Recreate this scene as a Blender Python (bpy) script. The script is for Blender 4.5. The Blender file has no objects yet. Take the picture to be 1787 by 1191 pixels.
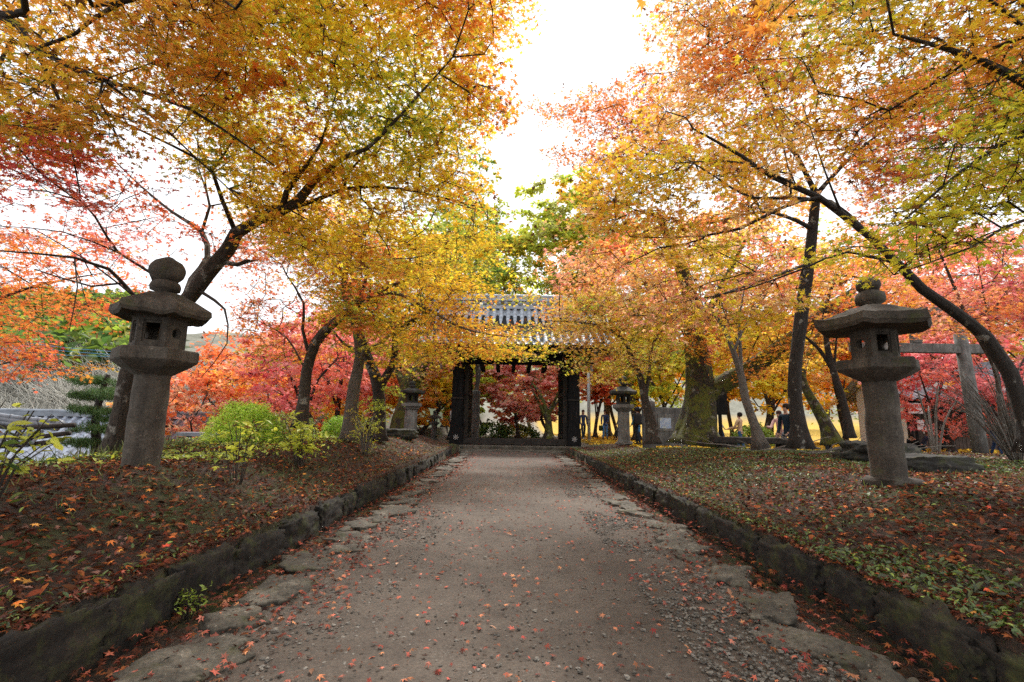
import bpy, bmesh, math, random
import numpy as np
from mathutils import Vector, Matrix
R = math.radians
PI = math.pi
random.seed(7)
rng = np.random.default_rng(7)
S = bpy.context.scene
C = S.collection

# ------------------------------------------------------------------ camera
TILT = R(9.55); FPX = 844.0; CX = 893.5; CY = 595.5; EYE = 1.0; ROLL = R(1.0); CAMX = -.06
cam = bpy.data.cameras.new('camera'); camo = bpy.data.objects.new('camera', cam); C.objects.link(camo)
camo.matrix_world = Matrix.Translation((CAMX, 0, EYE)) @ Matrix.Rotation(PI/2 + TILT, 4, 'X') @ Matrix.Rotation(ROLL, 4, 'Z')
cam.lens = 17.0; cam.sensor_width = 36.0; cam.clip_start = 0.02; cam.clip_end = 3000
S.camera = camo
# ------------------------------------------------------------------ sky, sun, exposure
SUN_EL, SUN_AZ = R(52), R(12)
w = bpy.data.worlds.new('World'); S.world = w; w.use_nodes = True
nt = w.node_tree; nt.nodes.clear()
out = nt.nodes.new('ShaderNodeOutputWorld')
sky = nt.nodes.new('ShaderNodeTexSky'); sky.sky_type = 'NISHITA'; sky.sun_disc = False
sky.sun_elevation = SUN_EL; sky.sun_rotation = SUN_AZ
b1 = nt.nodes.new('ShaderNodeBackground'); b1.inputs[1].default_value = 0.10
b2 = nt.nodes.new('ShaderNodeBackground'); b2.inputs[1].default_value = 1.05
tc = nt.nodes.new('ShaderNodeTexCoord'); nz = nt.nodes.new('ShaderNodeTexNoise'); nz.inputs['Scale'].default_value = 1.6; nz.inputs['Detail'].default_value = 4
cr = nt.nodes.new('ShaderNodeValToRGB'); cr.color_ramp.elements[0].color = (0.80, 0.84, 0.90, 1); cr.color_ramp.elements[1].color = (0.97, 0.98, 1, 1)
cr.color_ramp.elements[0].position = 0.25; cr.color_ramp.elements[1].position = 0.6
nt.links.new(tc.outputs['Generated'], nz.inputs['Vector']); nt.links.new(nz.outputs['Fac'], cr.inputs[0]); nt.links.new(cr.outputs[0], b2.inputs[0])
nt.links.new(sky.outputs[0], b1.inputs[0])
mx = nt.nodes.new('ShaderNodeMixShader'); mx.inputs[0].default_value = 0.965
nt.links.new(b1.outputs[0], mx.inputs[1]); nt.links.new(b2.outputs[0], mx.inputs[2]); nt.links.new(mx.outputs[0], out.inputs[0])
sl = bpy.data.lights.new('sun', 'SUN'); so = bpy.data.objects.new('sun', sl); C.objects.link(so)
sl.energy = 3.5; sl.angle = R(12); sl.color = (1.0, 0.96, 0.9)
so.rotation_euler = (PI/2 - SUN_EL, 0, R(180) - SUN_AZ + R(180) - PI*0)
_d = Vector((math.sin(SUN_AZ)*math.cos(SUN_EL), math.cos(SUN_AZ)*math.cos(SUN_EL), math.sin(SUN_EL)))
so.rotation_euler = _d.to_track_quat('Z', 'Y').to_euler()
S.view_settings.view_transform = 'Standard'; S.view_settings.look = 'None'; S.view_settings.gamma = 1; S.view_settings.exposure = 0.72
S.cycles.use_denoising = False
S.cycles.max_bounces = 10; S.cycles.diffuse_bounces = 6; S.cycles.transmission_bounces = 4; S.cycles.glossy_bounces = 2
S.cycles.sample_clamp_indirect = 6

# ------------------------------------------------------------------ helpers
CT, ST = math.cos(TILT), math.sin(TILT)
CR, SR = math.cos(ROLL), math.sin(ROLL)
def PV(px, py, Y):
    """the point at distance Y north of the camera seen at pixel (px, py) of the photograph"""
    a = (np.asarray(px, float)-CX)/FPX; b = (CY-np.asarray(py, float))/FPX
    x = a*CR-b*SR; y = a*SR+b*CR
    k = Y/(CT - y*ST)
    return np.stack((x*k+CAMX, Y+0*k, EYE + (ST + y*CT)*k), -1)
def P(px, py, Y): return PV(px, py, float(Y))

def hash3(i, j, k):
    n = (i.astype(np.int64)*73856093) ^ (j.astype(np.int64)*19349663) ^ (k.astype(np.int64)*83492791)
    n = (n ^ (n >> 13))*1274126177 & 0x7fffffff
    n = (n ^ (n >> 11)) & 0xffff
    return n/65535.0
def vnoise(p):
    p = np.asarray(p, float); f = np.floor(p); t = p-f; t = t*t*(3-2*t); i = f.astype(np.int64)
    r = 0
    for dx in (0, 1):
        for dy in (0, 1):
            for dz in (0, 1):
                wgt = (t[..., 0] if dx else 1-t[..., 0])*(t[..., 1] if dy else 1-t[..., 1])*(t[..., 2] if dz else 1-t[..., 2])
                r = r + wgt*hash3(i[..., 0]+dx, i[..., 1]+dy, i[..., 2]+dz)
    return r*2-1
def fbm(p, o=3):
    a = 1; s = 0; p = np.asarray(p, float)
    for _ in range(o):
        s = s + a*vnoise(p); p = p*2.03+11.7; a *= .5
    return s

class MB:
    """collects geometry for one mesh"""
    def __init__(s): s.V = []; s.Q = []; s.T = []; s.Co = []; s.n = 0; s.has = False
    def add(s, V, Q=None, T=None, col=None):
        V = np.asarray(V, float).reshape(-1, 3)
        if Q is not None and len(Q): s.Q.append(np.asarray(Q, np.int64).reshape(-1, 4)+s.n)
        if T is not None and len(T): s.T.append(np.asarray(T, np.int64).reshape(-1, 3)+s.n)
        if col is not None: s.has = True; c = np.broadcast_to(np.asarray(col, float), (len(V), 3))
        else: c = np.ones((len(V), 3))*.5
        s.V.append(V); s.Co.append(c); s.n += len(V); return s
    def mesh(s, name, smooth=True):
        me = bpy.data.meshes.new(name)
        if not s.V: return me
        V = np.concatenate(s.V); Q = np.concatenate(s.Q) if s.Q else np.zeros((0, 4), int); T = np.concatenate(s.T) if s.T else np.zeros((0, 3), int)
        me.vertices.add(len(V)); me.vertices.foreach_set('co', V.ravel().astype(np.float32))
        nl = len(Q)*4+len(T)*3; me.loops.add(nl)
        me.loops.foreach_set('vertex_index', np.concatenate((Q.ravel(), T.ravel())).astype(np.int32))
        nf = len(Q)+len(T); me.polygons.add(nf)
        st = np.concatenate((np.arange(len(Q))*4, len(Q)*4+np.arange(len(T))*3)).astype(np.int32)
        me.polygons.foreach_set('loop_start', st)
        me.polygons.foreach_set('use_smooth', np.full(nf, smooth))
        if s.has:
            at = me.color_attributes.new('Col', 'FLOAT_COLOR', 'POINT')
            c = np.concatenate(s.Co); c = np.concatenate((c, np.ones((len(c), 1))), 1)
            at.data.foreach_set('color', c.ravel().astype(np.float32))
        me.update(calc_edges=True); me.validate()
        return me
    def build(s, name, mat, parent=None, smooth=True, loc=None, sharp=0):
        me = s.mesh(name, smooth); me.materials.append(mat)
        if sharp: me.set_sharp_from_angle(angle=R(sharp))
        o = bpy.data.objects.new(name, me); C.objects.link(o)
        if parent is not None: o.parent = parent
        if loc is not None: o.location = loc
        return o
    def box(s, c, sz, rot=None, bev=0.0, col=None):
        x, y, z = np.array(sz)/2
        if bev <= 0:
            V = np.array([(sx*x, sy*y, sz_*z) for sz_ in (-1, 1) for sy in (-1, 1) for sx in (-1, 1)], float)
            Q = [(0, 2, 3, 1), (4, 5, 7, 6), (0, 1, 5, 4), (2, 6, 7, 3), (0, 4, 6, 2), (1, 3, 7, 5)]
            T = None
        else:
            b = min(bev, x*.9, y*.9, z*.9); V = []
            for sz_ in (-1, 1):
                for sy in (-1, 1):
                    for sx in (-1, 1):
                        V += [(sx*x, sy*(y-b), sz_*(z-b)), (sx*(x-b), sy*y, sz_*(z-b)), (sx*(x-b), sy*(y-b), sz_*z)]
            V = np.array(V, float)
            i = lambda a, b_, c_, k: (a+2*b_+4*c_)*3+k
            Q = [(i(0,0,0,0), i(0,0,1,0), i(0,1,1,0), i(0,1,0,0)), (i(1,0,0,0), i(1,1,0,0), i(1,1,1,0), i(1,0,1,0)),
                 (i(0,0,0,1), i(1,0,0,1), i(1,0,1,1), i(0,0,1,1)), (i(0,1,0,1), i(0,1,1,1), i(1,1,1,1), i(1,1,0,1)),
                 (i(0,0,0,2), i(0,1,0,2), i(1,1,0,2), i(1,0,0,2)), (i(0,0,1,2), i(1,0,1,2), i(1,1,1,2), i(0,1,1,2))]
            for a in (0, 1):
                for b_ in (0, 1):
                    Q.append((i(0,a,b_,1), i(1,a,b_,1), i(1,a,b_,2), i(0,a,b_,2)))
                    Q.append((i(a,0,b_,0), i(a,1,b_,0), i(a,1,b_,2), i(a,0,b_,2)))
                    Q.append((i(a,b_,0,0), i(a,b_,1,0), i(a,b_,1,1), i(a,b_,0,1)))
            T = [(i(a,b_,c_,0), i(a,b_,c_,1), i(a,b_,c_,2)) for a in (0,1) for b_ in (0,1) for c_ in (0,1)]
        if rot is not None: V = V @ np.array(rot).T
        return s.add(V+np.array(c), Q, T, col)
    def tube(s, pts, rad, k=6, col=None, cap=True, wob=0.0, flare=0):
        pts = np.asarray(pts, float); rad = np.broadcast_to(np.asarray(rad, float), (len(pts),)); n = len(pts)
        if n < 2: return s
        t = np.gradient(pts, axis=0); t /= (np.linalg.norm(t, axis=1, keepdims=True)+1e-9)
        ref = np.array((0, 0, 1.)) if abs(t[0][2]) < .9 else np.array((1., 0, 0))
        u = np.cross(t[0], ref); u /= np.linalg.norm(u); a = np.arange(k)/k*2*PI; V = []
        for i in range(n):
            u = u - t[i]*np.dot(u, t[i]); u /= (np.linalg.norm(u)+1e-9); v = np.cross(t[i], u)
            if wob:
                hh = pts[i][2]*.9+pts[0][0]*7
                nb = fbm(np.stack((np.cos(a)*1.1, np.sin(a)*1.1, 0*a+hh*1.6), -1), 3)*1.1+fbm(np.stack((np.cos(a)*4, np.sin(a)*4, 0*a+hh*.7), -1), 2)*.55
                rr = rad[i]*(1+wob*nb)
                if flare: dd = np.linalg.norm(pts[i]-pts[0]); rr = rr*(1+flare*math.exp(-dd/(1.1*rad[0]))*(.55+.45*np.sin(a*5+pts[0][0]*3)))
            else: rr = rad[i]
            V.append(pts[i] + (np.cos(a)*rr)[:, None]*u + (np.sin(a)*rr)[:, None]*v if wob else pts[i]+rad[i]*(np.cos(a)[:, None]*u+np.sin(a)[:, None]*v))
        V = np.concatenate(V); i0 = np.arange(n-1)[:, None]*k; j = np.arange(k)[None]; j2 = (j+1) % k
        Q = np.stack((i0+j, i0+j2, i0+k+j2, i0+k+j), -1).reshape(-1, 4)
        T = []
        if cap and k > 3:
            V = np.concatenate((V, [pts[0], pts[-1]])); b = n*k
            T = [(b, (q+1) % k, q) for q in range(k)] + [(b+1, (n-1)*k+q, (n-1)*k+(q+1) % k) for q in range(k)]
        return s.add(V, Q, T, col)
    def lathe(s, prof, k=24, c=(0, 0, 0), ang=0, jit=0, col=None, sides=None):
        prof = np.asarray(prof, float); a = np.arange(k)/k*2*PI+ang
        if sides:      # polygonal section with k points per turn
            m = PI/sides; f = np.cos(m)/np.cos(((a-ang) % (2*m))-m)
            f = np.where(True, f, f)
        else: f = np.ones(k)
        V = np.concatenate([np.stack((r*f*np.cos(a), r*f*np.sin(a), np.full(k, z)), -1) for r, z in prof])
        n = len(prof); i0 = np.arange(n-1)[:, None]*k; j = np.arange(k)[None]; j2 = (j+1) % k
        Q = np.stack((i0+j, i0+j2, i0+k+j2, i0+k+j), -1).reshape(-1, 4)
        V = np.concatenate((V, [(0, 0, prof[0][1]), (0, 0, prof[-1][1])])); b = n*k
        T = [(b, (q+1) % k, q) for q in range(k)] + [(b+1, (n-1)*k+q, (n-1)*k+(q+1) % k) for q in range(k)]
        if jit:
            V = V + fbm(V*7+jit*31, 3)[:, None]*np.array((1, 1, .7))*.007*np.sign(V+1e-9)
        return s.add(V+np.array(c), Q, T, col)

_cube = {}
def cubesphere(n):
    if n in _cube: return _cube[n]
    V = {}; Vl = []; Q = []
    def vid(p):
        k = tuple(p)
        if k not in V: V[k] = len(Vl); Vl.append(p)
        return V[k]
    for ax in range(3):
        for sg in (0, n):
            for i in range(n):
                for j in range(n):
                    q = []
                    for (a, b) in ((0, 0), (1, 0), (1, 1), (0, 1)):
                        p = [0, 0, 0]; p[ax] = sg; p[(ax+1) % 3] = i+a; p[(ax+2) % 3] = j+b; q.append(vid(p))
                    Q.append(q if sg else q[::-1])
    Vl = np.array(Vl, float)/n*2-1
    _cube[n] = (Vl, np.array(Q)); return _cube[n]
def rock(mb, c, sz, seed, box=.5, n=8, amp=.12, rotz=0, col=None, freq=1.6, amp2=0):
    V, Q = cubesphere(n); Sp = V/np.linalg.norm(V, axis=1, keepdims=True)
    W = V*box*.85+Sp*(1-box*.8)
    W = W*(1+amp*fbm(Sp*freq+seed*3.7, 3)[:, None])
    if amp2: W = W*(1+amp2*fbm(V*np.array(sz)*22+seed*1.3, 3)[:, None])
    W = W*np.array(sz)/2; c_, s_ = math.cos(rotz), math.sin(rotz)
    W = W @ np.array(((c_, s_, 0), (-s_, c_, 0), (0, 0, 1)))
    mb.add(W+np.array(c), Q, None, col)

def tag(o, label=None, cat=None, group=None, kind=None):
    if label: o['label'] = label
    if cat: o['category'] = cat
    if group: o['group'] = group
    if kind: o['kind'] = kind
    return o
def empty(name, loc, label, cat, group=None, rz=0):
    o = bpy.data.objects.new(name, None); C.objects.link(o); o.location = tuple(loc); o.rotation_euler = (0, 0, rz)
    o.empty_display_size = .2
    return tag(o, label, cat, group)
def rebase(o, loc):
    """put the origin of a mesh object at loc without moving its geometry"""
    me = o.data; n = len(me.vertices); a = np.empty(n*3, np.float32); me.vertices.foreach_get('co', a)
    a = a.reshape(-1, 3)-np.array(loc, np.float32); me.vertices.foreach_set('co', a.ravel()); o.location = tuple(loc)

# ------------------------------------------------------------------ materials
def mat(name):
    m = bpy.data.materials.new(name); m.use_nodes = True; return m, m.node_tree, m.node_tree.nodes['Principled BSDF']
def N(nt, t, **k):
    n = nt.nodes.new(t)
    for a, b in k.items():
        try: n.inputs[a.replace('_', ' ')].default_value = b
        except Exception: setattr(n, a, b)
    return n
def ramp(nt, fac, stops):
    r = nt.nodes.new('ShaderNodeValToRGB'); e = r.color_ramp.elements
    while len(e) < len(stops): e.new(0.5)
    for i, (p, c) in enumerate(stops): e[i].position = p; e[i].color = (*c, 1) if len(c) == 3 else c
    nt.links.new(fac, r.inputs[0]); return r.outputs[0]
def mixc(nt, f, a, b, mode='MIX'):
    m = nt.nodes.new('ShaderNodeMix'); m.data_type = 'RGBA'; m.blend_type = mode
    for v, s in ((f, 0), (a, 6), (b, 7)):
        if hasattr(v, 'is_linked') or hasattr(v, 'links'): nt.links.new(v, m.inputs[s])
        elif s == 0: m.inputs[0].default_value = v
        else: m.inputs[s].default_value = (*v, 1)
    return m.outputs[2]
def coords(nt, world=True):
    if world:
        g = nt.nodes.new('ShaderNodeNewGeometry'); return g.outputs['Position']
    t = nt.nodes.new('ShaderNodeTexCoord'); return t.outputs['Object']
def noise(nt, v, sc, det=4, rough=.6, dist=0):
    n = N(nt, 'ShaderNodeTexNoise', Scale=sc, Detail=det, Roughness=rough, Distortion=dist); nt.links.new(v, n.inputs['Vector']); return n.outputs['Fac']
def bump(nt, h, bs, st=.5, d=.02):
    b = N(nt, 'ShaderNodeBump', Strength=st, Distance=d); nt.links.new(h, b.inputs['Height']); nt.links.new(b.outputs[0], bs.inputs['Normal'])
def simple(name, col, rough=.8, sc=8, var=.35, bst=.3, bd=.01, metal=0):
    m, nt, b = mat(name); v = coords(nt, False); f = noise(nt, v, sc, 5)
    c0 = tuple(x*(1-var) for x in col); c1 = tuple(min(1, x*(1+var)) for x in col)
    nt.links.new(ramp(nt, f, [(.3, c0), (.7, c1)]), b.inputs['Base Color']); b.inputs['Roughness'].default_value = rough
    b.inputs['Metallic'].default_value = metal; b.inputs['Specular IOR Level'].default_value = .25
    if bst: bump(nt, noise(nt, v, sc*4, 4), b, bst, bd)
    return m
def stone_mat(name, base, lich, moss=.35, sc=1.0, world=False):
    m, nt, b = mat(name); v = coords(nt, world)
    a = noise(nt, v, 3*sc, 6, .65); fine = noise(nt, v, 55*sc, 3, .7)
    c = ramp(nt, a, [(.3, tuple(x*.55 for x in base)), (.5, base), (.72, lich)])
    g = ramp(nt, fine, [(.33, (.62,)*3), (.5, (1,)*3), (.68, (1.35,)*3)])
    mp = N(nt, 'ShaderNodeMapping'); mp.inputs['Scale'].default_value = (1, 1, .12); nt.links.new(v, mp.inputs[0]); st = ramp(nt, noise(nt, mp.outputs[0], 11*sc, 5, .7), [(.36, (.6,)*3), (.6, (1.12,)*3)]); c = mixc(nt, 1, c, st, 'MULTIPLY')
    li = ramp(nt, noise(nt, v, 9*sc, 7, .8), [(.60, (0,)*3), (.67, (.75,)*3)]); c = mixc(nt, li, c, tuple(min(.6, x*1.7) for x in lich))
    c = mixc(nt, 1, c, g, 'MULTIPLY')
    mo = ramp(nt, noise(nt, v, 5.5*sc, 6, .75), [(.5+.25*(1-moss)-.12, (0,)*3), (.62+.25*(1-moss)-.05, (1,)*3)])
    c = mixc(nt, mo, c, (.050, .056, .014))
    nt.links.new(c, b.inputs['Base Color']); b.inputs['Roughness'].default_value = .92
    mu = nt.nodes.new('ShaderNodeMath'); mu.operation = 'MULTIPLY_ADD'; mu.inputs[1].default_value = .25
    nt.links.new(fine, mu.inputs[0]); nt.links.new(a, mu.inputs[2]); bump(nt, mu.outputs[0], b, .8, .025)
    return m
def bark_mat(name, c0, c1, moss=0.0, mosscol=(.09, .10, .015), pale=.0):
    m, nt, b = mat(name); v = coords(nt)
    mp = N(nt, 'ShaderNodeMapping'); mp.inputs['Scale'].default_value = (1, 1, .25); nt.links.new(v, mp.inputs[0])
    a = noise(nt, mp.outputs[0], 26, 6, .75, 1.4); c = ramp(nt, a, [(.32, c0), (.68, c1)])
    if pale:
        pm = ramp(nt, noise(nt, v, 6, 4, .6), [(.62-pale*.2, (0,)*3), (.68-pale*.15, (1,)*3)]); c = mixc(nt, pm, c, (.32, .30, .26))
    if moss:
        mm = ramp(nt, noise(nt, v, 4, 6, .7), [(.72-moss*.45, (0,)*3), (.80-moss*.4, (1,)*3)])
        c = mixc(nt, mm, c, mixc(nt, noise(nt, v, 40, 3), tuple(x*.45 for x in mosscol), tuple(x*1.5 for x in mosscol)))
    nt.links.new(c, b.inputs['Base Color']); b.inputs['Roughness'].default_value = .9; bump(nt, a, b, 1.0, .06); return m
def leaf_mat(name, trans=.5, gloss=.05, rough=.5):
    m = bpy.data.materials.new(name); m.use_nodes = True; nt = m.node_tree; nt.nodes.clear()
    o = nt.nodes.new('ShaderNodeOutputMaterial'); at = nt.nodes.new('ShaderNodeAttribute'); at.attribute_name = 'Col'
    d = nt.nodes.new('ShaderNodeBsdfDiffuse'); t = nt.nodes.new('ShaderNodeBsdfTranslucent'); g = nt.nodes.new('ShaderNodeBsdfGlossy'); g.inputs['Roughness'].default_value = rough
    g.inputs['Color'].default_value = (1, 1, 1, 1)
    ga = nt.nodes.new('ShaderNodeGamma'); ga.inputs[1].default_value = 1.0
    nt.links.new(at.outputs['Color'], d.inputs[0]); nt.links.new(at.outputs['Color'], t.inputs[0])
    a = nt.nodes.new('ShaderNodeMixShader'); a.inputs[0].default_value = trans; nt.links.new(d.outputs[0], a.inputs[1]); nt.links.new(t.outputs[0], a.inputs[2])
    b = nt.nodes.new('ShaderNodeMixShader'); b.inputs[0].default_value = gloss; nt.links.new(a.outputs[0], b.inputs[1]); nt.links.new(g.outputs[0], b.inputs[2])
    nt.links.new(b.outputs[0], o.inputs[0]); return m

M = {}
M['leaf'] = leaf_mat('maple_leaf', .58, .025, .45)
M['litter'] = leaf_mat('fallen_leaf', .12, .012, .5)
M['plant'] = leaf_mat('plant_leaf', .35, .05, .45)
M['bark'] = bark_mat('dark_bark', (.016, .012, .010), (.062, .048, .038), .06, (.05,.05,.015), pale=.10)
M['bark_brown'] = bark_mat('brown_bark', (.03, .022, .017), (.11, .085, .065), .04, (.05,.05,.015), pale=.2)
M['bark_pale'] = bark_mat('pale_bark', (.08, .066, .055), (.25, .215, .18), .08, (.05,.05,.015))
M['bark_moss'] = bark_mat('mossy_bark', (.02, .016, .012), (.085, .068, .05), .62, (.13, .14, .02), pale=.2)
M['twig'] = bark_mat('bare_twig', (.10, .085, .07), (.30, .27, .23))
M['silver'] = bark_mat('silver_twig', (.38, .36, .31), (.72, .70, .62))
M['stone'] = stone_mat('lantern_stone', (.070, .057, .045), (.125, .108, .088), .32)
M['stone2'] = stone_mat('grey_granite', (.15, .145, .135), (.26, .26, .245), .25)
M['stone_dark'] = stone_mat('dark_lantern_stone', (.030, .028, .024), (.07, .068, .058), .5)
M['kerb'] = stone_mat('mossy_kerb', (.013, .010, .008), (.034, .027, .019), .55, world=True)
M['edge'] = stone_mat('flat_edging_stone', (.085, .075, .058), (.20, .18, .145), .35, world=True)
M['slab'] = stone_mat('monument_stone', (.11, .105, .10), (.18, .175, .165), .2)
m, nt, b = mat('black_timber'); v = coords(nt, False); mp = N(nt, 'ShaderNodeMapping'); mp.inputs['Scale'].default_value = (1, 1, .06); nt.links.new(v, mp.inputs[0])
f = noise(nt, mp.outputs[0], 34, 6, .75); nt.links.new(ramp(nt, f, [(.35, (.003, .003, .003)), (.55, (.011, .011, .012)), (.72, (.045, .042, .038))]), b.inputs['Base Color'])
b.inputs['Roughness'].default_value = .85; b.inputs['Specular IOR Level'].default_value = .2; bump(nt, f, b, .6, .01); M['wood'] = m
M['wood2'] = simple('worn_timber', (.035, .030, .026), .75, 9, .5, .5, .01)
M['boards'] = simple('brown_boards', (.075, .055, .045), .8, 9, .4, .4, .01)
M['plaster'] = simple('white_plaster', (.62, .60, .56), .9, 3, .1, .1)
M['tile'] = simple('roof_tile', (.30, .33, .37), .45, 5, .35, .25, .006)
M['tile_pale'] = simple('pale_roof_tile', (.27, .30, .36), .45, 5, .3, .25, .006)
M['tile_dark'] = simple('dark_roof_tile', (.19, .21, .24), .45, 5, .35, .25, .006)
M['white'] = simple('white_board', (.8, .8, .8), .6, 3, .04, 0)
M['red'] = simple('red_paint', (.7, .03, .03), .6, 3, .1, 0)
M['ink'] = simple('ink', (.03, .03, .03), .7, 3, .1, 0)
M['emblem'] = simple('emblem_paint', (.42, .42, .42), .7, 30, .3, 0)
M['metal'] = simple('grey_pole', (.33, .34, .35), .5, 5, .1, 0)
M['wire'] = simple('blue_wire', (.05, .22, .40), .5, 5, .05, 0)

# ------------------------------------------------------------------ terrain
def sm(t): t = np.clip(t, 0, 1); return t*t*(3-2*t)
def Hs(x, y):
    """height of the ground"""
    x = np.asarray(x, float); y = np.asarray(y, float); ax = np.abs(x)
    left = .20+.31*sm((ax-1.95)/1.5)+.05*sm((y-5)/4)
    crest = 4.55+sm((y-5)/6)*2.0
    left = left-sm((ax-crest)/5.0)*4.2
    right = .20+.24*sm((ax-1.95)/2.4)
    right = right+(.04-right)*sm((y-11.5)/3.5)*sm((x-3.0)/2)
    h = np.where(x < 0, left, right)
    # end of the banks near the gate
    end = .13+0*x
    f = sm((y-16.6)/1.3)
    # left bank goes on behind the gate line, the right one melts into the forecourt
    keepL = np.where(x < -4.6, 0, 1)
    h = h*(1-f*keepL)+end*f*keepL
    inn = -.06+0*x
    pathy = (y < 17.95)
    h = np.where((ax < 1.88) & pathy, inn, h)
    # rises: hill far left, hill beyond
    d = np.sqrt(x*x+y*y)
    hl = sm((y-26)/22)*sm((-x-6)/16)*9.5
    hb = sm((y-60)/70)*16
    dip = sm((y-19.5)/6)*sm((4-np.abs(x-1))/3)*-.9*sm((34-y)/8)
    dip = np.where((x < 3.5) & (x > -8), dip, 0)*0
    h = h+hl+hb
    h = h+(fbm(np.stack((x*1.3, y*1.3, 0*x), -1), 3)*.025*np.where(ax > 2, 1, .15)*np.where(ax > 2, sm((ax-1.9)/.6), 1))
    h = h+fbm(np.stack((x*.1, y*.1, 0*x+3), -1), 2)*sm((d-30)/30)*1.2
    return h
def axis(brk):
    o = []
    for a, b, s in brk: o += list(np.arange(a, b-1e-6, s))
    return np.array(o+[brk[-1][1]])
gx = axis([(-900, -100, 80), (-100, -20, 4), (-20, -7, .6), (-7, -2.1, .12), (-2.1, -1.8, .03), (-1.8, 1.8, .4), (1.8, 2.1, .03), (2.1, 7, .12), (7, 20, .6), (20, 100, 4), (100, 900, 80)])
gy = axis([(-30, -4, 2), (-4, 1, .3), (1, 9, .1), (9, 20, .2), (20, 40, 1), (40, 140, 4), (140, 1200, 106)])
X, Y = np.meshgrid(gx, gy); Z = Hs(X, Y)
nx, ny = len(gx), len(gy); ii = (np.arange(ny-1)[:, None]*nx+np.arange(nx-1)[None]).ravel()
g = MB().add(np.stack((X, Y, Z), -1), np.stack((ii, ii+1, ii+nx+1, ii+nx), -1))
m, nt, b = mat('bank_soil'); v = coords(nt)
a = noise(nt, v, 1.1, 5, .65); f = noise(nt, v, 28, 5, .75)
c = ramp(nt, f, [(.3, (.022, .014, .010)), (.5, (.06, .038, .026)), (.7, (.12, .07, .045))])
mo = ramp(nt, a, [(.47, (0,)*3), (.6, (1,)*3)])
c = mixc(nt, mo, c, ramp(nt, f, [(.35, (.02, .028, .008)), (.65, (.10, .12, .03))]))
sx = nt.nodes.new('ShaderNodeSeparateXYZ'); nt.links.new(v, sx.inputs[0])
def rng_node(nt, val, a, b_):
    r = nt.nodes.new('ShaderNodeMapRange'); r.inputs[1].default_value = a; r.inputs[2].default_value = b_; nt.links.new(val, r.inputs[0]); return r.outputs[0]
# forecourt carpet of ginkgo leaves, beyond the right bank
fy = rng_node(nt, sx.outputs[1], 18.5, 23); fx = rng_node(nt, sx.outputs[0], 2.2, 4.5)
mm = nt.nodes.new('ShaderNodeMath'); mm.operation = 'MULTIPLY'; nt.links.new(fy, mm.inputs[0]); nt.links.new(fx, mm.inputs[1])
yel = ramp(nt, noise(nt, v, 9, 5, .8), [(.36, (.20, .11, .03)), (.5, (.50, .30, .025)), (.66, (.72, .46, .04))])
c = mixc(nt, mm.outputs[0], c, yel)
gt = rng_node(nt, sx.outputs[1], 17.2, 18.2); gx_ = rng_node(nt, sx.outputs[0], 3.9, 3.0); gx2 = rng_node(nt, sx.outputs[0], -4.4, -3.4)
m2 = nt.nodes.new('ShaderNodeMath'); m2.operation = 'MULTIPLY'; nt.links.new(gt, m2.inputs[0]); nt.links.new(gx_, m2.inputs[1])
m3 = nt.nodes.new('ShaderNodeMath'); m3.operation = 'MULTIPLY'; nt.links.new(m2.outputs[0], m3.inputs[0]); nt.links.new(gx2, m3.inputs[1])
c = mixc(nt, m3.outputs[0], c, ramp(nt, noise(nt, v, 5, 6, .8), [(.35, (.15, .13, .105)), (.7, (.26, .22, .17))]))
# far hillsides are green
hz = rng_node(nt, sx.outputs[2], 1.2, 3.0)
c = mixc(nt, hz, c, ramp(nt, noise(nt, v, .35, 6, .8), [(.35, (.10, .10, .07)), (.7, (.26, .25, .2))]))
nt.links.new(c, b.inputs['Base Color']); b.inputs['Roughness'].default_value = .95; bump(nt, f, b, 1, .05)
tag(g.build('ground', m), kind='structure')

# path sheet
px_ = axis([(-1.62, 1.62, .06)]); py_ = axis([(-3, 8, .06), (8, 17.95, .15)])
X, Y = np.meshgrid(px_, py_)
Z = fbm(np.stack((X*1.2, Y*.8, 0*X+9), -1), 3)*.012+fbm(np.stack((X*9, Y*9, 0*X), -1), 2)*.003-.05*sm((np.abs(X)-1.45)/.17)
nx, ny = len(px_), len(py_); ii = (np.arange(ny-1)[:, None]*nx+np.arange(nx-1)[None]).ravel()
pth = MB().add(np.stack((X, Y, Z), -1), np.stack((ii, ii+1, ii+nx+1, ii+nx), -1))
m, nt, b = mat('dirt_path'); v = coords(nt)
a = noise(nt, v, .9, 5, .6); f = noise(nt, v, 60, 4, .75); mid = noise(nt, v, 7, 6, .7)
c = ramp(nt, a, [(.3, (.060, .046, .036)), (.5, (.090, .072, .057)), (.72, (.116, .094, .076))])
c = mixc(nt, 1, c, ramp(nt, f, [(.3, (.6,)*3), (.5, (1,)*3), (.7, (1.35,)*3)]), 'MULTIPLY')
c = mixc(nt, 1, c, ramp(nt, mid, [(.3, (.72,)*3), (.6, (1.1,)*3)]), 'MULTIPLY')
vo = N(nt, 'ShaderNodeTexVoronoi', Scale=75.0); nt.links.new(v, vo.inputs['Vector'])
grit = ramp(nt, vo.outputs['Distance'], [(.16, (1,)*3), (.26, (0,)*3)])
gm = mixc(nt, 1, grit, ramp(nt, noise(nt, v, 2.2, 4), [(.48, (0,)*3), (.62, (.8,)*3)]), 'MULTIPLY')
c = mixc(nt, gm, c, (.20, .185, .165))
nt.links.new(c, b.inputs['Base Color']); b.inputs['Roughness'].default_value = .95
ad = nt.nodes.new('ShaderNodeMath'); ad.operation = 'ADD'; nt.links.new(f, ad.inputs[0]); nt.links.new(mid, ad.inputs[1]); bump(nt, ad.outputs[0], b, .7, .012)
tag(pth.build('path', m), kind='structure')

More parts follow.
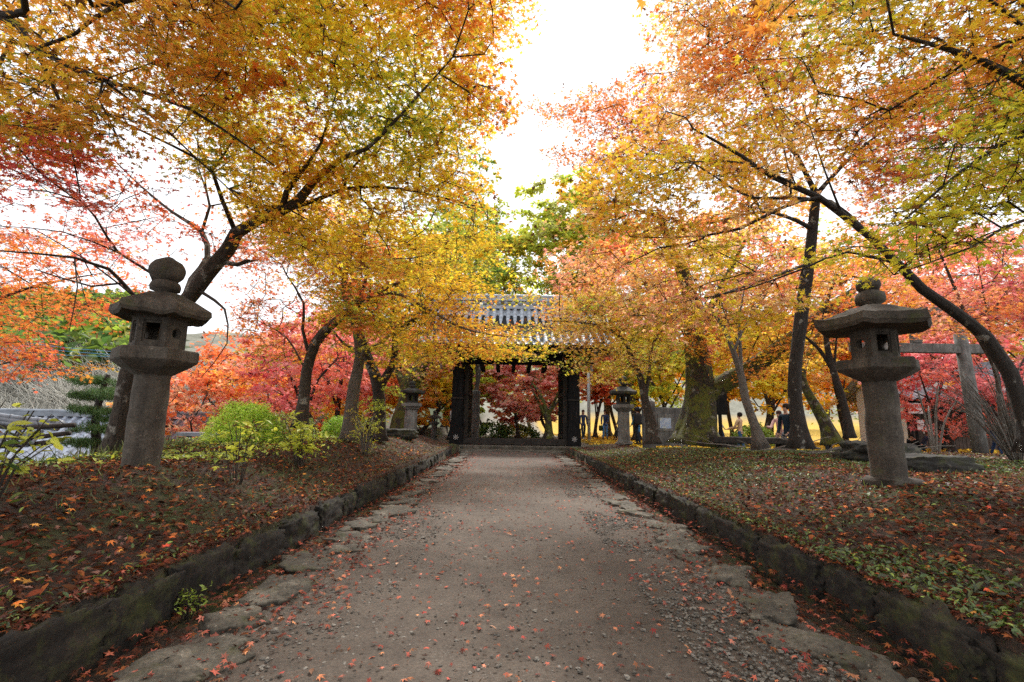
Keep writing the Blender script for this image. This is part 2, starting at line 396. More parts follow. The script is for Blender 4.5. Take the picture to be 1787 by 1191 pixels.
# kerbs: a row of mossy blocks each side
for side, lab in ((-1, 'low mossy stone kerb holding the left bank along the path'), (1, 'low mossy stone kerb holding the right bank along the path')):
    y0 = -1.6 if side < 0 else -1.4; ye = 17.6 if side < 0 else 16.6; k = 0
    root = empty('stone_kerb', (side*1.93, 1.0, 0), lab, 'kerb')
    while y0 < ye:
        L = random.uniform(.45, .85); cx = side*(1.93+random.uniform(-.025, .02)+max(0, y0-9)*.012)
        mb = MB(); top = .195+random.uniform(-.03, .018); rock(mb, (0, 0, 0), (.165, L*1.04, .34), k+side*50, .84, 22, .14, random.uniform(-.07, .07), freq=2.8, amp2=.10)
        o = mb.build('kerb_stone', M['kerb'], root); o.location = (cx-side*1.965, y0+L/2-1.0, top-.175); y0 += L; k += 1
# edging stones
k = 0; ns_ = 0; ORD = ['nearest', 'second nearest', 'third nearest', 'fourth nearest', 'fifth nearest', 'sixth nearest', 'seventh nearest', 'eighth nearest']
for side in (-1, 1):
    y0 = 1.05
    while y0 < 16.8:
        L = random.uniform(.24, .58); W = random.uniform(.2, .40); cx = side*(1.38+random.uniform(-.06, .07)+max(0, y0-9)*.012)
        mb = MB(); rock(mb, (0, 0, 0), (W, L, .12), k+7, .74, 16, .26, 0, freq=2.4, amp2=.035)
        o = mb.build('edging_stone', M['edge']); o.location = (cx, y0+L/2, random.uniform(-.044, -.022)); o.rotation_euler = (random.uniform(-.05, .05), random.uniform(-.07, .07), random.uniform(-.8, .8))
        sd = 'left' if side < 0 else 'right'
        ns_ = ns_+1 if y0 > 1.06 else 0
        tag(o, (f'{ORD[ns_]} flat edging stone of the {sd} margin of the dirt path' if ns_ < 8 else f'flat mossy edging stone in the farther part of the {sd} path margin'), 'edging stone', f'flat stones edging the {sd} side of the path')
        y0 += L*random.uniform(.85, 1.35); k += 1
for j in range(9):
    x = -1.55+j*.39; mb = MB(); rock(mb, (0, 0, 0), (.42, random.uniform(.5, .8), .12), j+70, .85, 7, .12, 0, freq=2)
    o = mb.build('paving_stone', M['edge']); o.location = (x, 17.25+random.uniform(-.1, .1), -.025)
    tag(o, 'flat pale paving stone in the row across the path before the gate step', 'paving stone', 'paving stones before the gate step')

# ------------------------------------------------------------------ stone lanterns
def lantern(base, rz, prm, label, m_, group='old stone lanterns', sides=6):
    """prm: pillar r0,r1,h ; dish r,h ; box r,h ; roof r,h ; ring r,h ; ball r,h"""
    (pr0, pr1, ph), (dr, dh), (br, bh), (rr, rh), (gr, gh), (fr, fh) = prm
    root = empty('stone_lantern', base, label, 'stone lantern', group, rz)
    sd = random.randint(1, 90)
    mb = MB(); rock(mb, (0, 0, -.03), (pr0*2.6, pr0*2.5, .13), sd, .6, 8, .2); mb.build('base_stone', m_, root)
    pr = [(pr0*.98, -.1), (pr0*1.02, 0)]+[(pr0+(pr1-pr0)*t, ph*t) for t in np.linspace(.05, 1, 14)]
    MB().lathe(pr, 32, jit=sd).build('pillar', m_, root)
    z = ph; K = 48
    prof = [(pr1*.96, z-.01), (pr1*1.25, z+dh*.06), (dr*.78, z+dh*.3), (dr*.97, z+dh*.5), (dr, z+dh*.56), (dr*1.0, z+dh*.72), (dr*.985, z+dh*.94), (dr*.95, z+dh), (br*1.02, z+dh*1.01)]
    MB().lathe(prof, K, jit=sd+1, sides=sides).build('dish', m_, root, sharp=24)
    z += dh
    # fire box: walls with openings
    mb = MB(); ap = br*math.cos(PI/sides); hw = br*math.sin(PI/sides); th = .055*br/.3
    nn = 24
    for q in range(sides):
        an = (q+.5)*2*PI/sides; nrm = np.array((math.cos(an), math.sin(an), 0)); tan = np.array((-math.sin(an), math.cos(an), 0))
        kind = q % 3; aa = np.arange(nn)/nn*2*PI+PI/4
        ca, sa = np.cos(aa), np.sin(aa); mxx = np.maximum(abs(ca), abs(sa))
        outer = np.stack((ca/mxx*hw, bh/2+sa/mxx*bh/2), -1)
        if kind == 0: sq = .5; inner = np.stack((ca/mxx*hw*sq, bh*.52+sa/mxx*bh*.27), -1)
        elif kind == 1: inner = np.stack((ca*hw*.34, bh*.52+sa*hw*.36), -1)
        else: inner = np.stack((ca/mxx*hw*.46, bh*.52+sa/mxx*bh*.27), -1)
        ring2 = inner*1.0; fr_ = (inner-np.array((0, bh*.52)))*1.28+np.array((0, bh*.52))
        def lift(uv, dpt): return nrm*(ap-dpt)+uv[:, :1]*tan+np.array((0, 0, 1))*uv[:, 1:]
        rings = [lift(outer, 0), lift(fr_, 0), lift(fr_, .014), lift(ring2, .014), lift(ring2, th)]
        V = np.concatenate(rings+[lift(outer*np.array((.9, 1)), th)]); Q = []
        for r_ in range(5):
            for j in range(nn): Q.append((r_*nn+j, r_*nn+(j+1) % nn, (r_+1)*nn+(j+1) % nn, (r_+1)*nn+j))
        mb.add(V+np.array((0, 0, z)), Q)
    mb.build('fire_box', m_, root, smooth=False)
    z += bh
    # roof: thick eaves, concave slopes, raised corners
    k = 72; a = np.arange(k)/k*2*PI; mm_ = PI/sides; dd = ((a+mm_) % (2*mm_))-mm_; f = math.cos(mm_)/np.cos(((a+0) % (2*mm_))-mm_)
    cor = (f-math.cos(mm_))/(1-math.cos(mm_)+1e-9); cor = cor**2
    prof = [(br*.9, -.02, 0), (rr*.6, .015, .1), (rr*.95, .0, .8), (rr*1.0, .035*rr/.5, .9), (rr*.985, .105*rr/.5, .9), (rr*.84, rh*.52, .5), (rr*.66, rh*.70, .2), (rr*.5, rh*.86, .05), (rr*.38, rh*.98, 0), (gr*.75, rh, 0)]
    V = np.concatenate([np.stack((r*f*np.cos(a), r*f*np.sin(a), z+zz+c_*cor*.022), -1) for r, zz, c_ in prof])
    V = np.concatenate((V, [(0, 0, z), (0, 0, z+rh)])); n = len(prof)
    Q = [(i*k+j, i*k+(j+1) % k, (i+1)*k+(j+1) % k, (i+1)*k+j) for i in range(n-1) for j in range(k)]
    T = [(n*k, (j+1) % k, j) for j in range(k)]+[(n*k+1, (n-1)*k+j, (n-1)*k+(j+1) % k) for j in range(k)]
    V = V+fbm(V*6+sd, 3)[:, None]*np.array((.6, .6, 1))*.014
    MB().add(V, Q, T).build('roof', m_, root, sharp=22)
    z += rh-.01
    fin = [(gr*.62, z-.02), (gr*.6, z+gh*.22), (gr*.95, z+gh*.35), (gr, z+gh*.6), (gr*.9, z+gh*.85), (gr*.62, z+gh)]
    MB().lathe(fin, 28, jit=sd+3).build('lotus_ring', m_, root)
    z += gh-.005
    fin = [(fr*.55, z-.01)]+[(fr*math.sin(t)**.75, z+fh*(.44-.5*math.cos(t))) for t in np.linspace(.75, 2.35, 12)]+[(fr*.42, z+fh*.9), (fr*.16, z+fh*.99), (fr*.04, z+fh*1.02)]
    MB().lathe(fin, 28, jit=sd+4).build('jewel_finial', m_, root)
    return root
def ground_at(px, Y, zoff=0):
    x = (px-CX)/FPX; p = P(px, 740, Y); return np.array((p[0], Y, float(Hs(p[0], Y))+zoff))
pb = P(243, 826, 4.75)
lantern(pb, R(-100), ((.156, .150, .93), (.37, .25), (.238, .31), (.44, .26), (.14, .15), (.155, .25)), 'large brown stone lantern with a round ball finial on the left bank', M['stone'])
pb = P(1552, 838, 5.25)
lantern(pb, R(106), ((.160, .153, 1.03), (.40, .235), (.235, .33), (.57, .26), (.146, .20), (.12, .17)), 'large brown stone lantern with wide flared roof on the right bank', M['stone'])
pb = P(1089, 772, 16.1)
lantern(pb, R(-90), ((.20, .185, .98), (.36, .24), (.24, .32), (.48, .26), (.16, .18), (.13, .2)), 'slim grey lantern with a mossy black roof right of the gate', M['stone2'])
for ch in list(bpy.data.objects):
    if ch.parent and ch.parent.name == 'stone_lantern.002' and ch.name.split('.')[0] in ('roof', 'lotus_ring', 'jewel_finial', 'fire_box'): ch.data.materials[0] = M['stone_dark']
pb = P(715, 768, 16.8)
lantern(pb, R(-60), ((.235, .21, 1.02), (.36, .22), (.22, .32), (.46, .2), (.13, .12), (.12, .14)), 'squat lantern with thick grey pillar and leafy dark roof left of the gate', M['stone2'])
for ch in list(bpy.data.objects):
    if ch.parent and ch.parent.name == 'stone_lantern.003' and ch.name.split('.')[0] in ('roof', 'lotus_ring', 'jewel_finial', 'fire_box'): ch.data.materials[0] = M['stone_dark']
pb = P(757, 766, 23)
lantern(pb, R(-90), ((.14, .13, .62), (.25, .14), (.15, .18), (.34, .17), (.10, .08), (.09, .13)), 'small pale stone lantern farthest back beside the gate', M['stone2'])

# ------------------------------------------------------------------ gate
GY = 19.0; GC = float(P(900, 700, 19)[0]); GZ = .14
stp = MB()
for j in range(5): stp.box((-2.6+j*1.38+.05, 18.05, .07), (1.36, .32, .14), bev=.015)
o = stp.build('gate_step', M['edge'], smooth=False); tag(o, 'long low pale stone step across the path before the black gate', 'step')
gate = empty('timber_gate', (GC, GY, GZ), 'large black timber gate with grey tiled gable roof across the path', 'gate')
def gpart(name, mb, m_, parent=gate, smooth=False):
    o = mb.build(name, m_, parent, smooth); return o
PX = (-2.26, 2.26)
for sx in PX:
    mb = MB().box((sx, 0, 1.85), (.43, .40, 3.7), bev=.02); p = gpart('post', mb, M['wood'])
    s_ = 1 if sx > 0 else -1
    mb = MB(); 
    # shoe with a notched top
    for yy in (-.235,):
        V = [(sx-.25, yy, 0), (sx+.25, yy, 0), (sx+.25, yy, .68), (sx+.1, yy, .60), (sx, yy, .66), (sx-.1, yy, .60), (sx-.25, yy, .68)]
        V2 = [(a, b_+.05, c_) for a, b_, c_ in V]
        n = 7; V = V+V2; 
        T = [(0, 1, 4), (1, 2, 3), (1, 3, 4), (0, 4, 5), (0, 5, 6)]; T += [(a+7, c_+7, b_+7) for a, b_, c_ in T]
        Q = [(i, (i+1) % 7, (i+1) % 7+7, i+7) for i in range(7)]; Q = [q[::-1] for q in Q]
        mb.add(V, Q, T)
    mb.box((sx-.236, 0, .33), (.03, .44, .66)); mb.box((sx+.236, 0, .33), (.03, .44, .66))
    sh = gpart('post_shoe', mb, M['wood2'] if 0 else M['wood'], p)
    mb = MB()
    for k in range(7):     # radiating crest on the shoe
        an = k*2*PI/7; mb.box((sx+.07*math.cos(an), -.2395, .27+.07*math.sin(an)), (.075, .006, .022), rot=((math.cos(an), 0, -math.sin(an)), (0, 1, 0), (math.sin(an), 0, math.cos(an))))
    mb.box((sx+.0, -.2395, .27), (.035, .008, .035))
    gpart('crest', mb, M['emblem'], sh)
    gpart('band', MB().box((sx, -.02, 1.75), (.46, .42, .05)), M['wood2'], p)
    gpart('rear_post', MB().box((sx, 2.2, 1.45), (.28, .28, 2.9), bev=.015), M['wood'])
    gpart('tie_beam', MB().box((sx, 1.1, 2.6), (.14, 2.3, .22)), M['wood'])
    # open door leaf folded back behind the post
    lx = sx-s_*.33
    mb = MB().box((lx, 1.18, 1.62), (.09, 1.9, 3.05))
    for k in range(8): mb.box((lx-s_*.055, .34+k*.24, 1.62), (.02, .2, 3.0))
    d_ = gpart('door', mb, M['wood'])
    mb = MB()
    for zz in (.35, 1.25, 2.0, 2.9): mb.box((lx-s_*.075, 1.18, zz), (.03, 1.85, .14))
    gpart('door_rail', mb, M['wood2'], d_)
    gpart('door_post', MB().box((lx+s_*.02, .17, 1.6), (.17, .14, 3.15), bev=.01), M['wood2'])
    gpart('hinge', MB().box((sx-s_*.25, -.1, 1.95), (.16, .12, .10)).box((sx-s_*.25, -.1, .82), (.16, .12, .10)), M['wood'])
gpart('sill', MB().box((0, .05, .13), (4.1, .24, .24), bev=.015), M['wood2'])
gpart('lintel', MB().box((0, 0, 3.38), (6.1, .42, .52), bev=.02), M['wood'])
for sx in (-3.06, 3.06): gpart('lintel_cap', MB().box((sx, 0, 3.38), (.03, .46, .56)).box((sx+(.1 if sx < 0 else -.1), -.1, 3.0), (.1, .12, .26)), M['metal'])
for k in range(5): gpart('joist', MB().box((-1.35+k*.62, .55, 3.02), (.14, 1.6, .2)), M['wood'])
gpart('upper_beam', MB().box((0, 1.1, 3.7), (6.4, .25, .3)), M['wood'])
gpart('eave_board', MB().box((0, -1.62, 3.62), (7.0, .05, .16)), M['wood'])
for k in range(24): gpart('rafter', MB().box((-3.35+k*.291, -.85, 3.92), (.09, 1.9, .10), rot=((1, 0, 0), (0, .80, -.6), (0, .6, .80))), M['wood'])
# roof
ez, rz_, ey, ry = 3.66, 5.55, -1.75, .75
def roof_slope(x0, x1, A, B, rib=.285, step=.26, r=.075):
    """tiled slope; A=(y,z) at eave, B=(y,z) at ridge"""
    n = int(round((x1-x0)/rib)); us = []; hs = []
    for i in range(n+1):
        c_ = x0+i*rib
        for a in np.linspace(0, PI, 7): us.append(c_-r*math.cos(a)); hs.append(.02+r*.8*math.sin(a)+.01)
        if i < n:
            for t in (.15, .5, .85): us.append(c_+r+(rib-2*r)*t); hs.append(.0-.02*math.sin(PI*t))
    L = math.hypot(B[0]-A[0], B[1]-A[1]); m_ = int(L/step); ts = []; st = []
    for j in range(m_):
        ts += [j/m_, (j+.985)/m_]; st += [.016, .0]
    us = np.array(us); hs = np.array(hs); ts = np.array(ts); st = np.array(st)
    d = np.array((B[0]-A[0], B[1]-A[1]))/L; nrm = np.array((-d[1], d[0])) if d[0] > 0 else np.array((d[1], -d[0]))
    sag = -.18*np.sin(ts*PI)
    U, T_ = np.meshgrid(us, ts); Hh = hs[None]+st[:, None]*.8+sag[:, None]
    Yc = A[0]+(B[0]-A[0])*T_+nrm[0]*Hh; Zc = A[1]+(B[1]-A[1])*T_+nrm[1]*Hh
    nx, ny = len(us), len(ts); ii = (np.arange(ny-1)[:, None]*nx+np.arange(nx-1)[None]).ravel()
    Q = np.stack((ii, ii+1, ii+nx+1, ii+nx), -1)
    return np.stack((U, Yc, Zc), -1).reshape(-1, 3), Q
rf = MB(); V, Q = roof_slope(-3.5, 3.5, (ey, ez), (ry, rz_)); rf.add(V, Q); V, Q = roof_slope(-3.5, 3.5, (3.1, ez), (ry, rz_)); rf.add(V, Q[:, ::-1])
roof = gpart('roof', rf, M['tile'])
ud = MB(); ud.add([(-3.5, ey, ez-.06), (3.5, ey, ez-.06), (3.5, ry, rz_-.12), (-3.5, ry, rz_-.12), (3.5, 3.1, ez-.06), (-3.5, 3.1, ez-.06)], [(0, 3, 2, 1), (3, 5, 4, 2)])
gpart('roof_underside', ud, M['wood'], roof)
mb = MB()
for i in range(25):
    x = -3.5+i*.285; mb.tube([(x, ey-.03, ez+.05), (x, ey+.02, ez+.05)], .078, 12)
gpart('eave_tile', mb, M['tile_dark'], roof, True)
rd = MB().box((0, ry, rz_+.05), (7.1, .34, .16)).box((0, ry, rz_+.34), (7.0, .24, .04)).box((0, ry, rz_+.42), (6.95, .20, .12))
rd.tube([(-3.52, ry, rz_+.50), (3.52, ry, rz_+.50)], .115, 14)
ridge = gpart('ridge', rd, M['tile'], roof)
mb = MB()
for i in range(24):
    x = -3.4+i*.294; mb.tube([(x, ry-.20, rz_+.18), (x, ry+.20, rz_+.18)], .085, 10)
gpart('ridge_scallop', mb, M['tile_dark'], roof, True)
for sx in (-3.6, 3.6):
    gpart('ridge_end_tile', MB().box((sx, ry, rz_+.3), (.12, .5, .7), bev=.08), M['tile_dark'], roof)
    gpart('barge_board', MB().box((sx*.97, -.5, 4.5), (.06, 3.1, .2), rot=((1, 0, 0), (0, .797, -.603), (0, .603, .797))).box((sx*.97, 2.0, 4.5), (.06, 3.1, .2), rot=((1, 0, 0), (0, .78, .62), (0, -.62, .78))), M['wood'])
    gv = [(sx*.9, -1.0, 3.8), (sx*.9, 2.4, 3.8), (sx*.9, ry, 5.3)]
    gpart('gable_wall', MB().add(gv+[(a-.04*np.sign(sx), b_, c_) for a, b_, c_ in gv], None, [(0, 1, 2), (3, 5, 4)]), M['wood'])

# ------------------------------------------------------------------ leaves
def leaf_tpl(kind):
    if kind == 'star':
        tips = [(0, 1.0), (48, .88), (-48, .88), (100, .6), (-100, .6)]; V = [(0, 0, 0)]
        ang = [-100, -48, 0, 48, 100]; ln = [.6, .88, 1, .88, .6]; na = [-135, -73, -24, 24, 73, 135]; nl = [.2, .33, .38, .38, .33, .2]
        for a, l in zip(ang, ln): V.append((math.sin(R(a))*l, math.cos(R(a))*l, -.14*l))
        for a, l in zip(na, nl): V.append((math.sin(R(a))*l, math.cos(R(a))*l, .03))
        Q = [(0, 6+i+1, 1+i, 6+i) for i in range(5)]
        return np.array(V, float)*.62, np.array(Q), None
    if kind == 'tri':   # three pointed lobes
        V = [(0, -.15, 0), (0, 1, -.1), (-.85, .45, -.1), (.85, .45, -.1), (-.2, .35, .02), (.2, .35, .02), (-.25, -.1, 0), (.25, -.1, 0)]
        return np.array(V, float)*.62, np.array([(0, 5, 1, 4), (0, 4, 2, 6), (0, 7, 3, 5)]), None
    if kind == 'oval':
        V = [(0, -.9, 0), (.32, -.3, .06), (.34, .3, .06), (0, 1, -.12), (-.34, .3, .06), (-.32, -.3, .06), (0, 0, -.02)]
        return np.array(V, float)*.55, np.array([(0, 1, 6, 5), (6, 1, 2, 3), (5, 6, 3, 4)]), None
    if kind == 'blade':
        V = [(-.05, 0, 0), (.05, 0, 0), (.04, .6, .1), (-.04, .6, .1), (0, 1.2, .0)]
        return np.array(V, float), np.array([(0, 1, 2, 3)]), np.array([(3, 2, 4)])
    V = [(0, -1, 0), (.62, 0, .1), (0, 1, -.1), (-.62, 0, .1)]
    return np.array(V, float)*.6, np.array([(0, 1, 2, 3)]), None
TPL = {k: leaf_tpl(k) for k in ('star', 'tri', 'oval', 'blade', 'rh')}
def scatter(mb, pos, nrm, size, cols, kind='star', rg=rng, heading=None):
    """instances of a small leaf shape, all written into one mesh"""
    n = len(pos)
    if n == 0: return
    V, Q, T = TPL[kind]; nrm = nrm/(np.linalg.norm(nrm, axis=1, keepdims=True)+1e-9)
    h = rg.normal(size=(n, 3)) if heading is None else heading
    u = np.cross(h, nrm); u /= (np.linalg.norm(u, axis=1, keepdims=True)+1e-9); v = np.cross(nrm, u)
    size = np.broadcast_to(size, (n,)); cur = rg.uniform(.3, 2.2, n)
    W = (u[:, None]*V[None, :, :1]+v[:, None]*V[None, :, 1:2]+nrm[:, None]*(V[None, :, 2:]*cur[:, None, None]))*size[:, None, None]+pos[:, None]
    k = len(V); off = (np.arange(n)*k)[:, None, None]
    mb.add(W.reshape(-1, 3), (Q[None]+off).reshape(-1, 4), None if T is None else (T[None]+off).reshape(-1, 3), np.repeat(cols, k, axis=0))
YEL = (.96, .68, .05); GOLD = (.95, .53, .04); ORA = (.94, .38, .07); DOR = (.86, .25, .05); RED = (.84, .18, .08); PNK = (.90, .34, .30); CRI = (.68, .12, .15)
OLI = (.54, .47, .05); GRN = (.28, .38, .04); DGR = (.07, .14, .03); PEA = (.94, .58, .32); BRN = (.25, .10, .035); LIM = (.66, .68, .07); PALE = (.46, .47, .17); LGR = (.38, .50, .09)
def gradcol(pal, t):
    pal = np.array(pal, float); t = np.clip(t, 0, .9999)*(len(pal)-1); i = t.astype(int); f = (t-i)[:, None]
    return pal[i]*(1-f)+pal[i+1]*f
def leafcolors(pos, cl, pal, rg=rng, fr=.9, sd=0):
    t = .5+.62*fbm(cl*fr+sd, 2)+rg.normal(0, .15, len(pos))
    c = gradcol(pal, t)*rg.uniform(.72, 1.42, (len(pos), 1))
    dead = rg.random(len(pos)) < .05; c[dead] = np.array(BRN)*rg.uniform(.4, 1.3, (dead.sum(), 1))
    return np.clip(c, 0, .95)
def inpoly(poly, n, rg):
    poly = np.array(poly, float); lo, hi = poly.min(0), poly.max(0); res = []
    while sum(len(r) for r in res) < n:
        q = rg.uniform(lo, hi, (n*2, 2)); ins = np.zeros(len(q), bool); j = len(poly)-1
        for i in range(len(poly)):
            a, b_ = poly[i], poly[j]
            cnd = ((a[1] > q[:, 1]) != (b_[1] > q[:, 1])) & (q[:, 0] < (b_[0]-a[0])*(q[:, 1]-a[1])/(b_[1]-a[1]+1e-9)+a[0]); ins ^= cnd; j = i
        res.append(q[ins])
    return np.concatenate(res)[:n]
def parea(p):
    p = np.array(p, float); x, y = p[:, 0], p[:, 1]; return abs(np.dot(x, np.roll(y, -1))-np.dot(y, np.roll(x, -1)))/2

class Skel:
    """branching skeleton; clusters are wired to it, then radii follow the load"""
    def __init__(s): s.p = []; s.par = []; s.fr = []; s.pl = []
    def limb(s, pts, attach=None):
        prev = -1
        if s.p and attach is not False:
            d = np.linalg.norm(np.array(s.p)-np.array(pts[0][:3]), axis=1); prev = int(np.argmin(d))
        q = []
        pts = [np.array(p, float) for p in pts]
        if prev >= 0: pts[0] = np.array([*s.p[prev], pts[0][3]])
        for a in range(len(pts)-1):       # Catmull-Rom
            p0 = pts[max(a-1, 0)]; p1 = pts[a]; p2 = pts[a+1]; p3 = pts[min(a+2, len(pts)-1)]
            m_ = max(1, int(np.linalg.norm(p2[:3]-p1[:3])/.22))
            for t in np.arange(m_)/m_:
                q.append(.5*((2*p1)+(-p0+p2)*t+(2*p0-5*p1+4*p2-p3)*t*t+(-p0+3*p1-3*p2+p3)*t**3))
        q.append(pts[-1])
        for i, r in enumerate(q):
            if i == 0 and prev >= 0: continue
            s.p.append(r[:3]); s.par.append(prev); s.fr.append(max(r[3], .004))
            s.pl.append(0 if prev < 0 else s.pl[prev]+float(np.linalg.norm(r[:3]-s.p[prev]))*.5); prev = len(s.p)-1
    def wire(s, pts, bf=.22, rg=rng, seg=.3, arch=.08):
        tips = []
        P_ = np.zeros((len(s.p)+len(pts)*14, 3)); L = np.zeros(len(P_)); n = len(s.p); P_[:n] = s.p; L[:n] = s.pl
        d0 = np.min(np.linalg.norm(pts[:, None]-P_[None, :n:max(1, n//60)], axis=2), axis=1)
        for k in np.argsort(d0):
            c = pts[k]; d = np.linalg.norm(P_[:n]-c, axis=1); j = int(np.argmin(d+bf*L[:n])); dist = d[j]
            m_ = min(12, max(1, int(dist/seg))); prev = j; a = P_[j].copy(); off = rg.normal(0, .07*dist, 3)
            for i in range(1, m_+1):
                t = i/m_; q = a*(1-t)+c*t+off*math.sin(PI*t)+np.array((0, 0, arch*dist*math.sin(PI*t)))
                if i < m_: q = q+rg.normal(0, .03*min(1, dist), 3)
                s.p.append(q); s.par.append(prev); s.fr.append(0); ln = L[prev]+float(np.linalg.norm(q-P_[prev])); s.pl.append(ln)
                P_[n] = q; L[n] = ln; prev = n; n += 1
            tips.append(prev)
        return tips
    def mesh(s, tip=.0035, exp=.44, mink=4, maxr=9):
        n = len(s.p); P_ = np.array(s.p); par = np.array(s.par); cnt = np.zeros(n); kids = [[] for _ in range(n)]
        for i in range(n):
            if par[i] >= 0: kids[par[i]].append(i)
        for i in range(n-1, -1, -1):
            if not kids[i]: cnt[i] += 1
            if par[i] >= 0: cnt[par[i]] += cnt[i]
        r = tip*cnt**exp; fr = np.array(s.fr); r = np.where(fr > 0, fr, np.minimum(r, maxr))
        for i in range(n):
            if par[i] >= 0 and fr[i] == 0: r[i] = min(r[i], r[par[i]]*.92)
        mb = MB(); stack = [i for i in range(n) if par[i] < 0]; stack = [(-1, i) for i in stack]
        while stack:
            p0, i = stack.pop(); ch = []
            if p0 >= 0: ch.append(p0)
            cur = i
            while True:
                ch.append(cur); kk = kids[cur]
                if not kk: break
                kk = sorted(kk, key=lambda q: -(r[q]*1000+cnt[q]*.001))
                for q in kk[1:]: stack.append((cur, q))
                cur = kk[0]
            pts = P_[ch]; rr = r[ch].copy()
            if p0 >= 0: rr[0] = min(rr[0], rr[1]*1.25)
            big = rr.max()
            if big > .05:     # denser rings so that the bark can be lumpy
                q = np.linspace(0, len(pts)-1, (len(pts)-1)*2+1); j = np.minimum(q.astype(int), len(pts)-2) if len(pts) > 1 else np.zeros(1, int)
                if len(pts) > 1: pts = pts[j]*(1-(q-j))[:, None]+pts[j+1]*(q-j)[:, None]; rr = rr[j]*(1-(q-j))+rr[j+1]*(q-j)
            mb.tube(pts, rr, 24 if big > .05 else (7 if big > .02 else (5 if big > .008 else 3)), wob=.11 if big > .05 else 0, flare=.5 if (p0 < 0 and big > .09) else 0)
        return mb
def spray(mbL, mbT, cl, rad, nleaf, size, pal, kind='star', rg=rng, flat=.22, tilt=.45, twigs=4, sd=0, droop=.15, tr=.0022, out=None):
    """leafy sprays round the cluster centres cl"""
    n = len(cl)
    if n == 0: return
    R_ = rad*rg.uniform(.65, 1.25, n); nl = nleaf
    ci = np.repeat(np.arange(n), nl); m_ = len(ci)
    # leaves sit along a few twigs per cluster
    ta = rg.uniform(0, 2*PI, (n, 8)); tsl = rg.normal(0, .18, (n, 8)); tn = 5
    w_ = rg.integers(0, tn, m_); an = ta[ci, w_]+rg.normal(0, .30, m_); rr = R_[ci]*np.sqrt(rg.uniform(.02, 1, m_))
    pn = rg.normal(0, .16, (n, 3))+np.array((0, 0, 1)); pn /= np.linalg.norm(pn, axis=1, keepdims=True)
    dx = np.cos(an)*rr; dy = np.sin(an)*rr
    dz = -(pn[ci, 0]*dx+pn[ci, 1]*dy)/pn[ci, 2]+rg.normal(0, flat*.35, m_)*R_[ci]-droop*rr**2/R_[ci]
    pos = cl[ci]+np.stack((dx, dy, dz), -1)
    nr = pn[ci]+rg.normal(0, tilt, (m_, 3)); nr[:, 2] = np.abs(nr[:, 2])
    hd = np.stack((np.cos(an), np.sin(an), 0*an-.3), -1)+rg.normal(0, .5, (m_, 3))
    scatter(mbL, pos, nr, size*rg.uniform(.5, 1.28, m_), leafcolors(pos, cl[ci], pal, rg, sd=sd), kind, rg, hd)
    if twigs and mbT is not None:
        for k in range(twigs):
            a = ta[:, k]; e = cl+np.stack((np.cos(a)*R_*.95, np.sin(a)*R_*.95, -(pn[:, 0]*np.cos(a)+pn[:, 1]*np.sin(a))*R_/pn[:, 2]-droop*R_), -1)
            mid = (cl+e)/2+rg.normal(0, .04, (n, 3))*R_[:, None]
            ringed(mbT, cl, mid, e, tr)
def ringed(mb, A, B, D, r):
    """many thin three-sided twigs at once"""
    n = len(A); a = np.arange(3)/3*2*PI; V = []
    d = D-A; d /= (np.linalg.norm(d, axis=1, keepdims=True)+1e-9); u = np.cross(d, np.array((.3, .2, .93))); u /= (np.linalg.norm(u, axis=1, keepdims=True)+1e-9); v = np.cross(d, u)
    o = np.cos(a)[None, :, None]*u[:, None]+np.sin(a)[None, :, None]*v[:, None]
    W = np.stack((A[:, None]+o*r, B[:, None]+o*r*.75, D[:, None]+o*r*.35), 1).reshape(-1, 3)
    q = [(0+j, (j+1) % 3, 3+(j+1) % 3, 3+j) for j in range(3)]+[(3+j, 3+(j+1) % 3, 6+(j+1) % 3, 6+j) for j in range(3)]
    Q = np.array(q)[None]+(np.arange(n)*9)[:, None, None]; mb.add(W, Q.reshape(-1, 4))

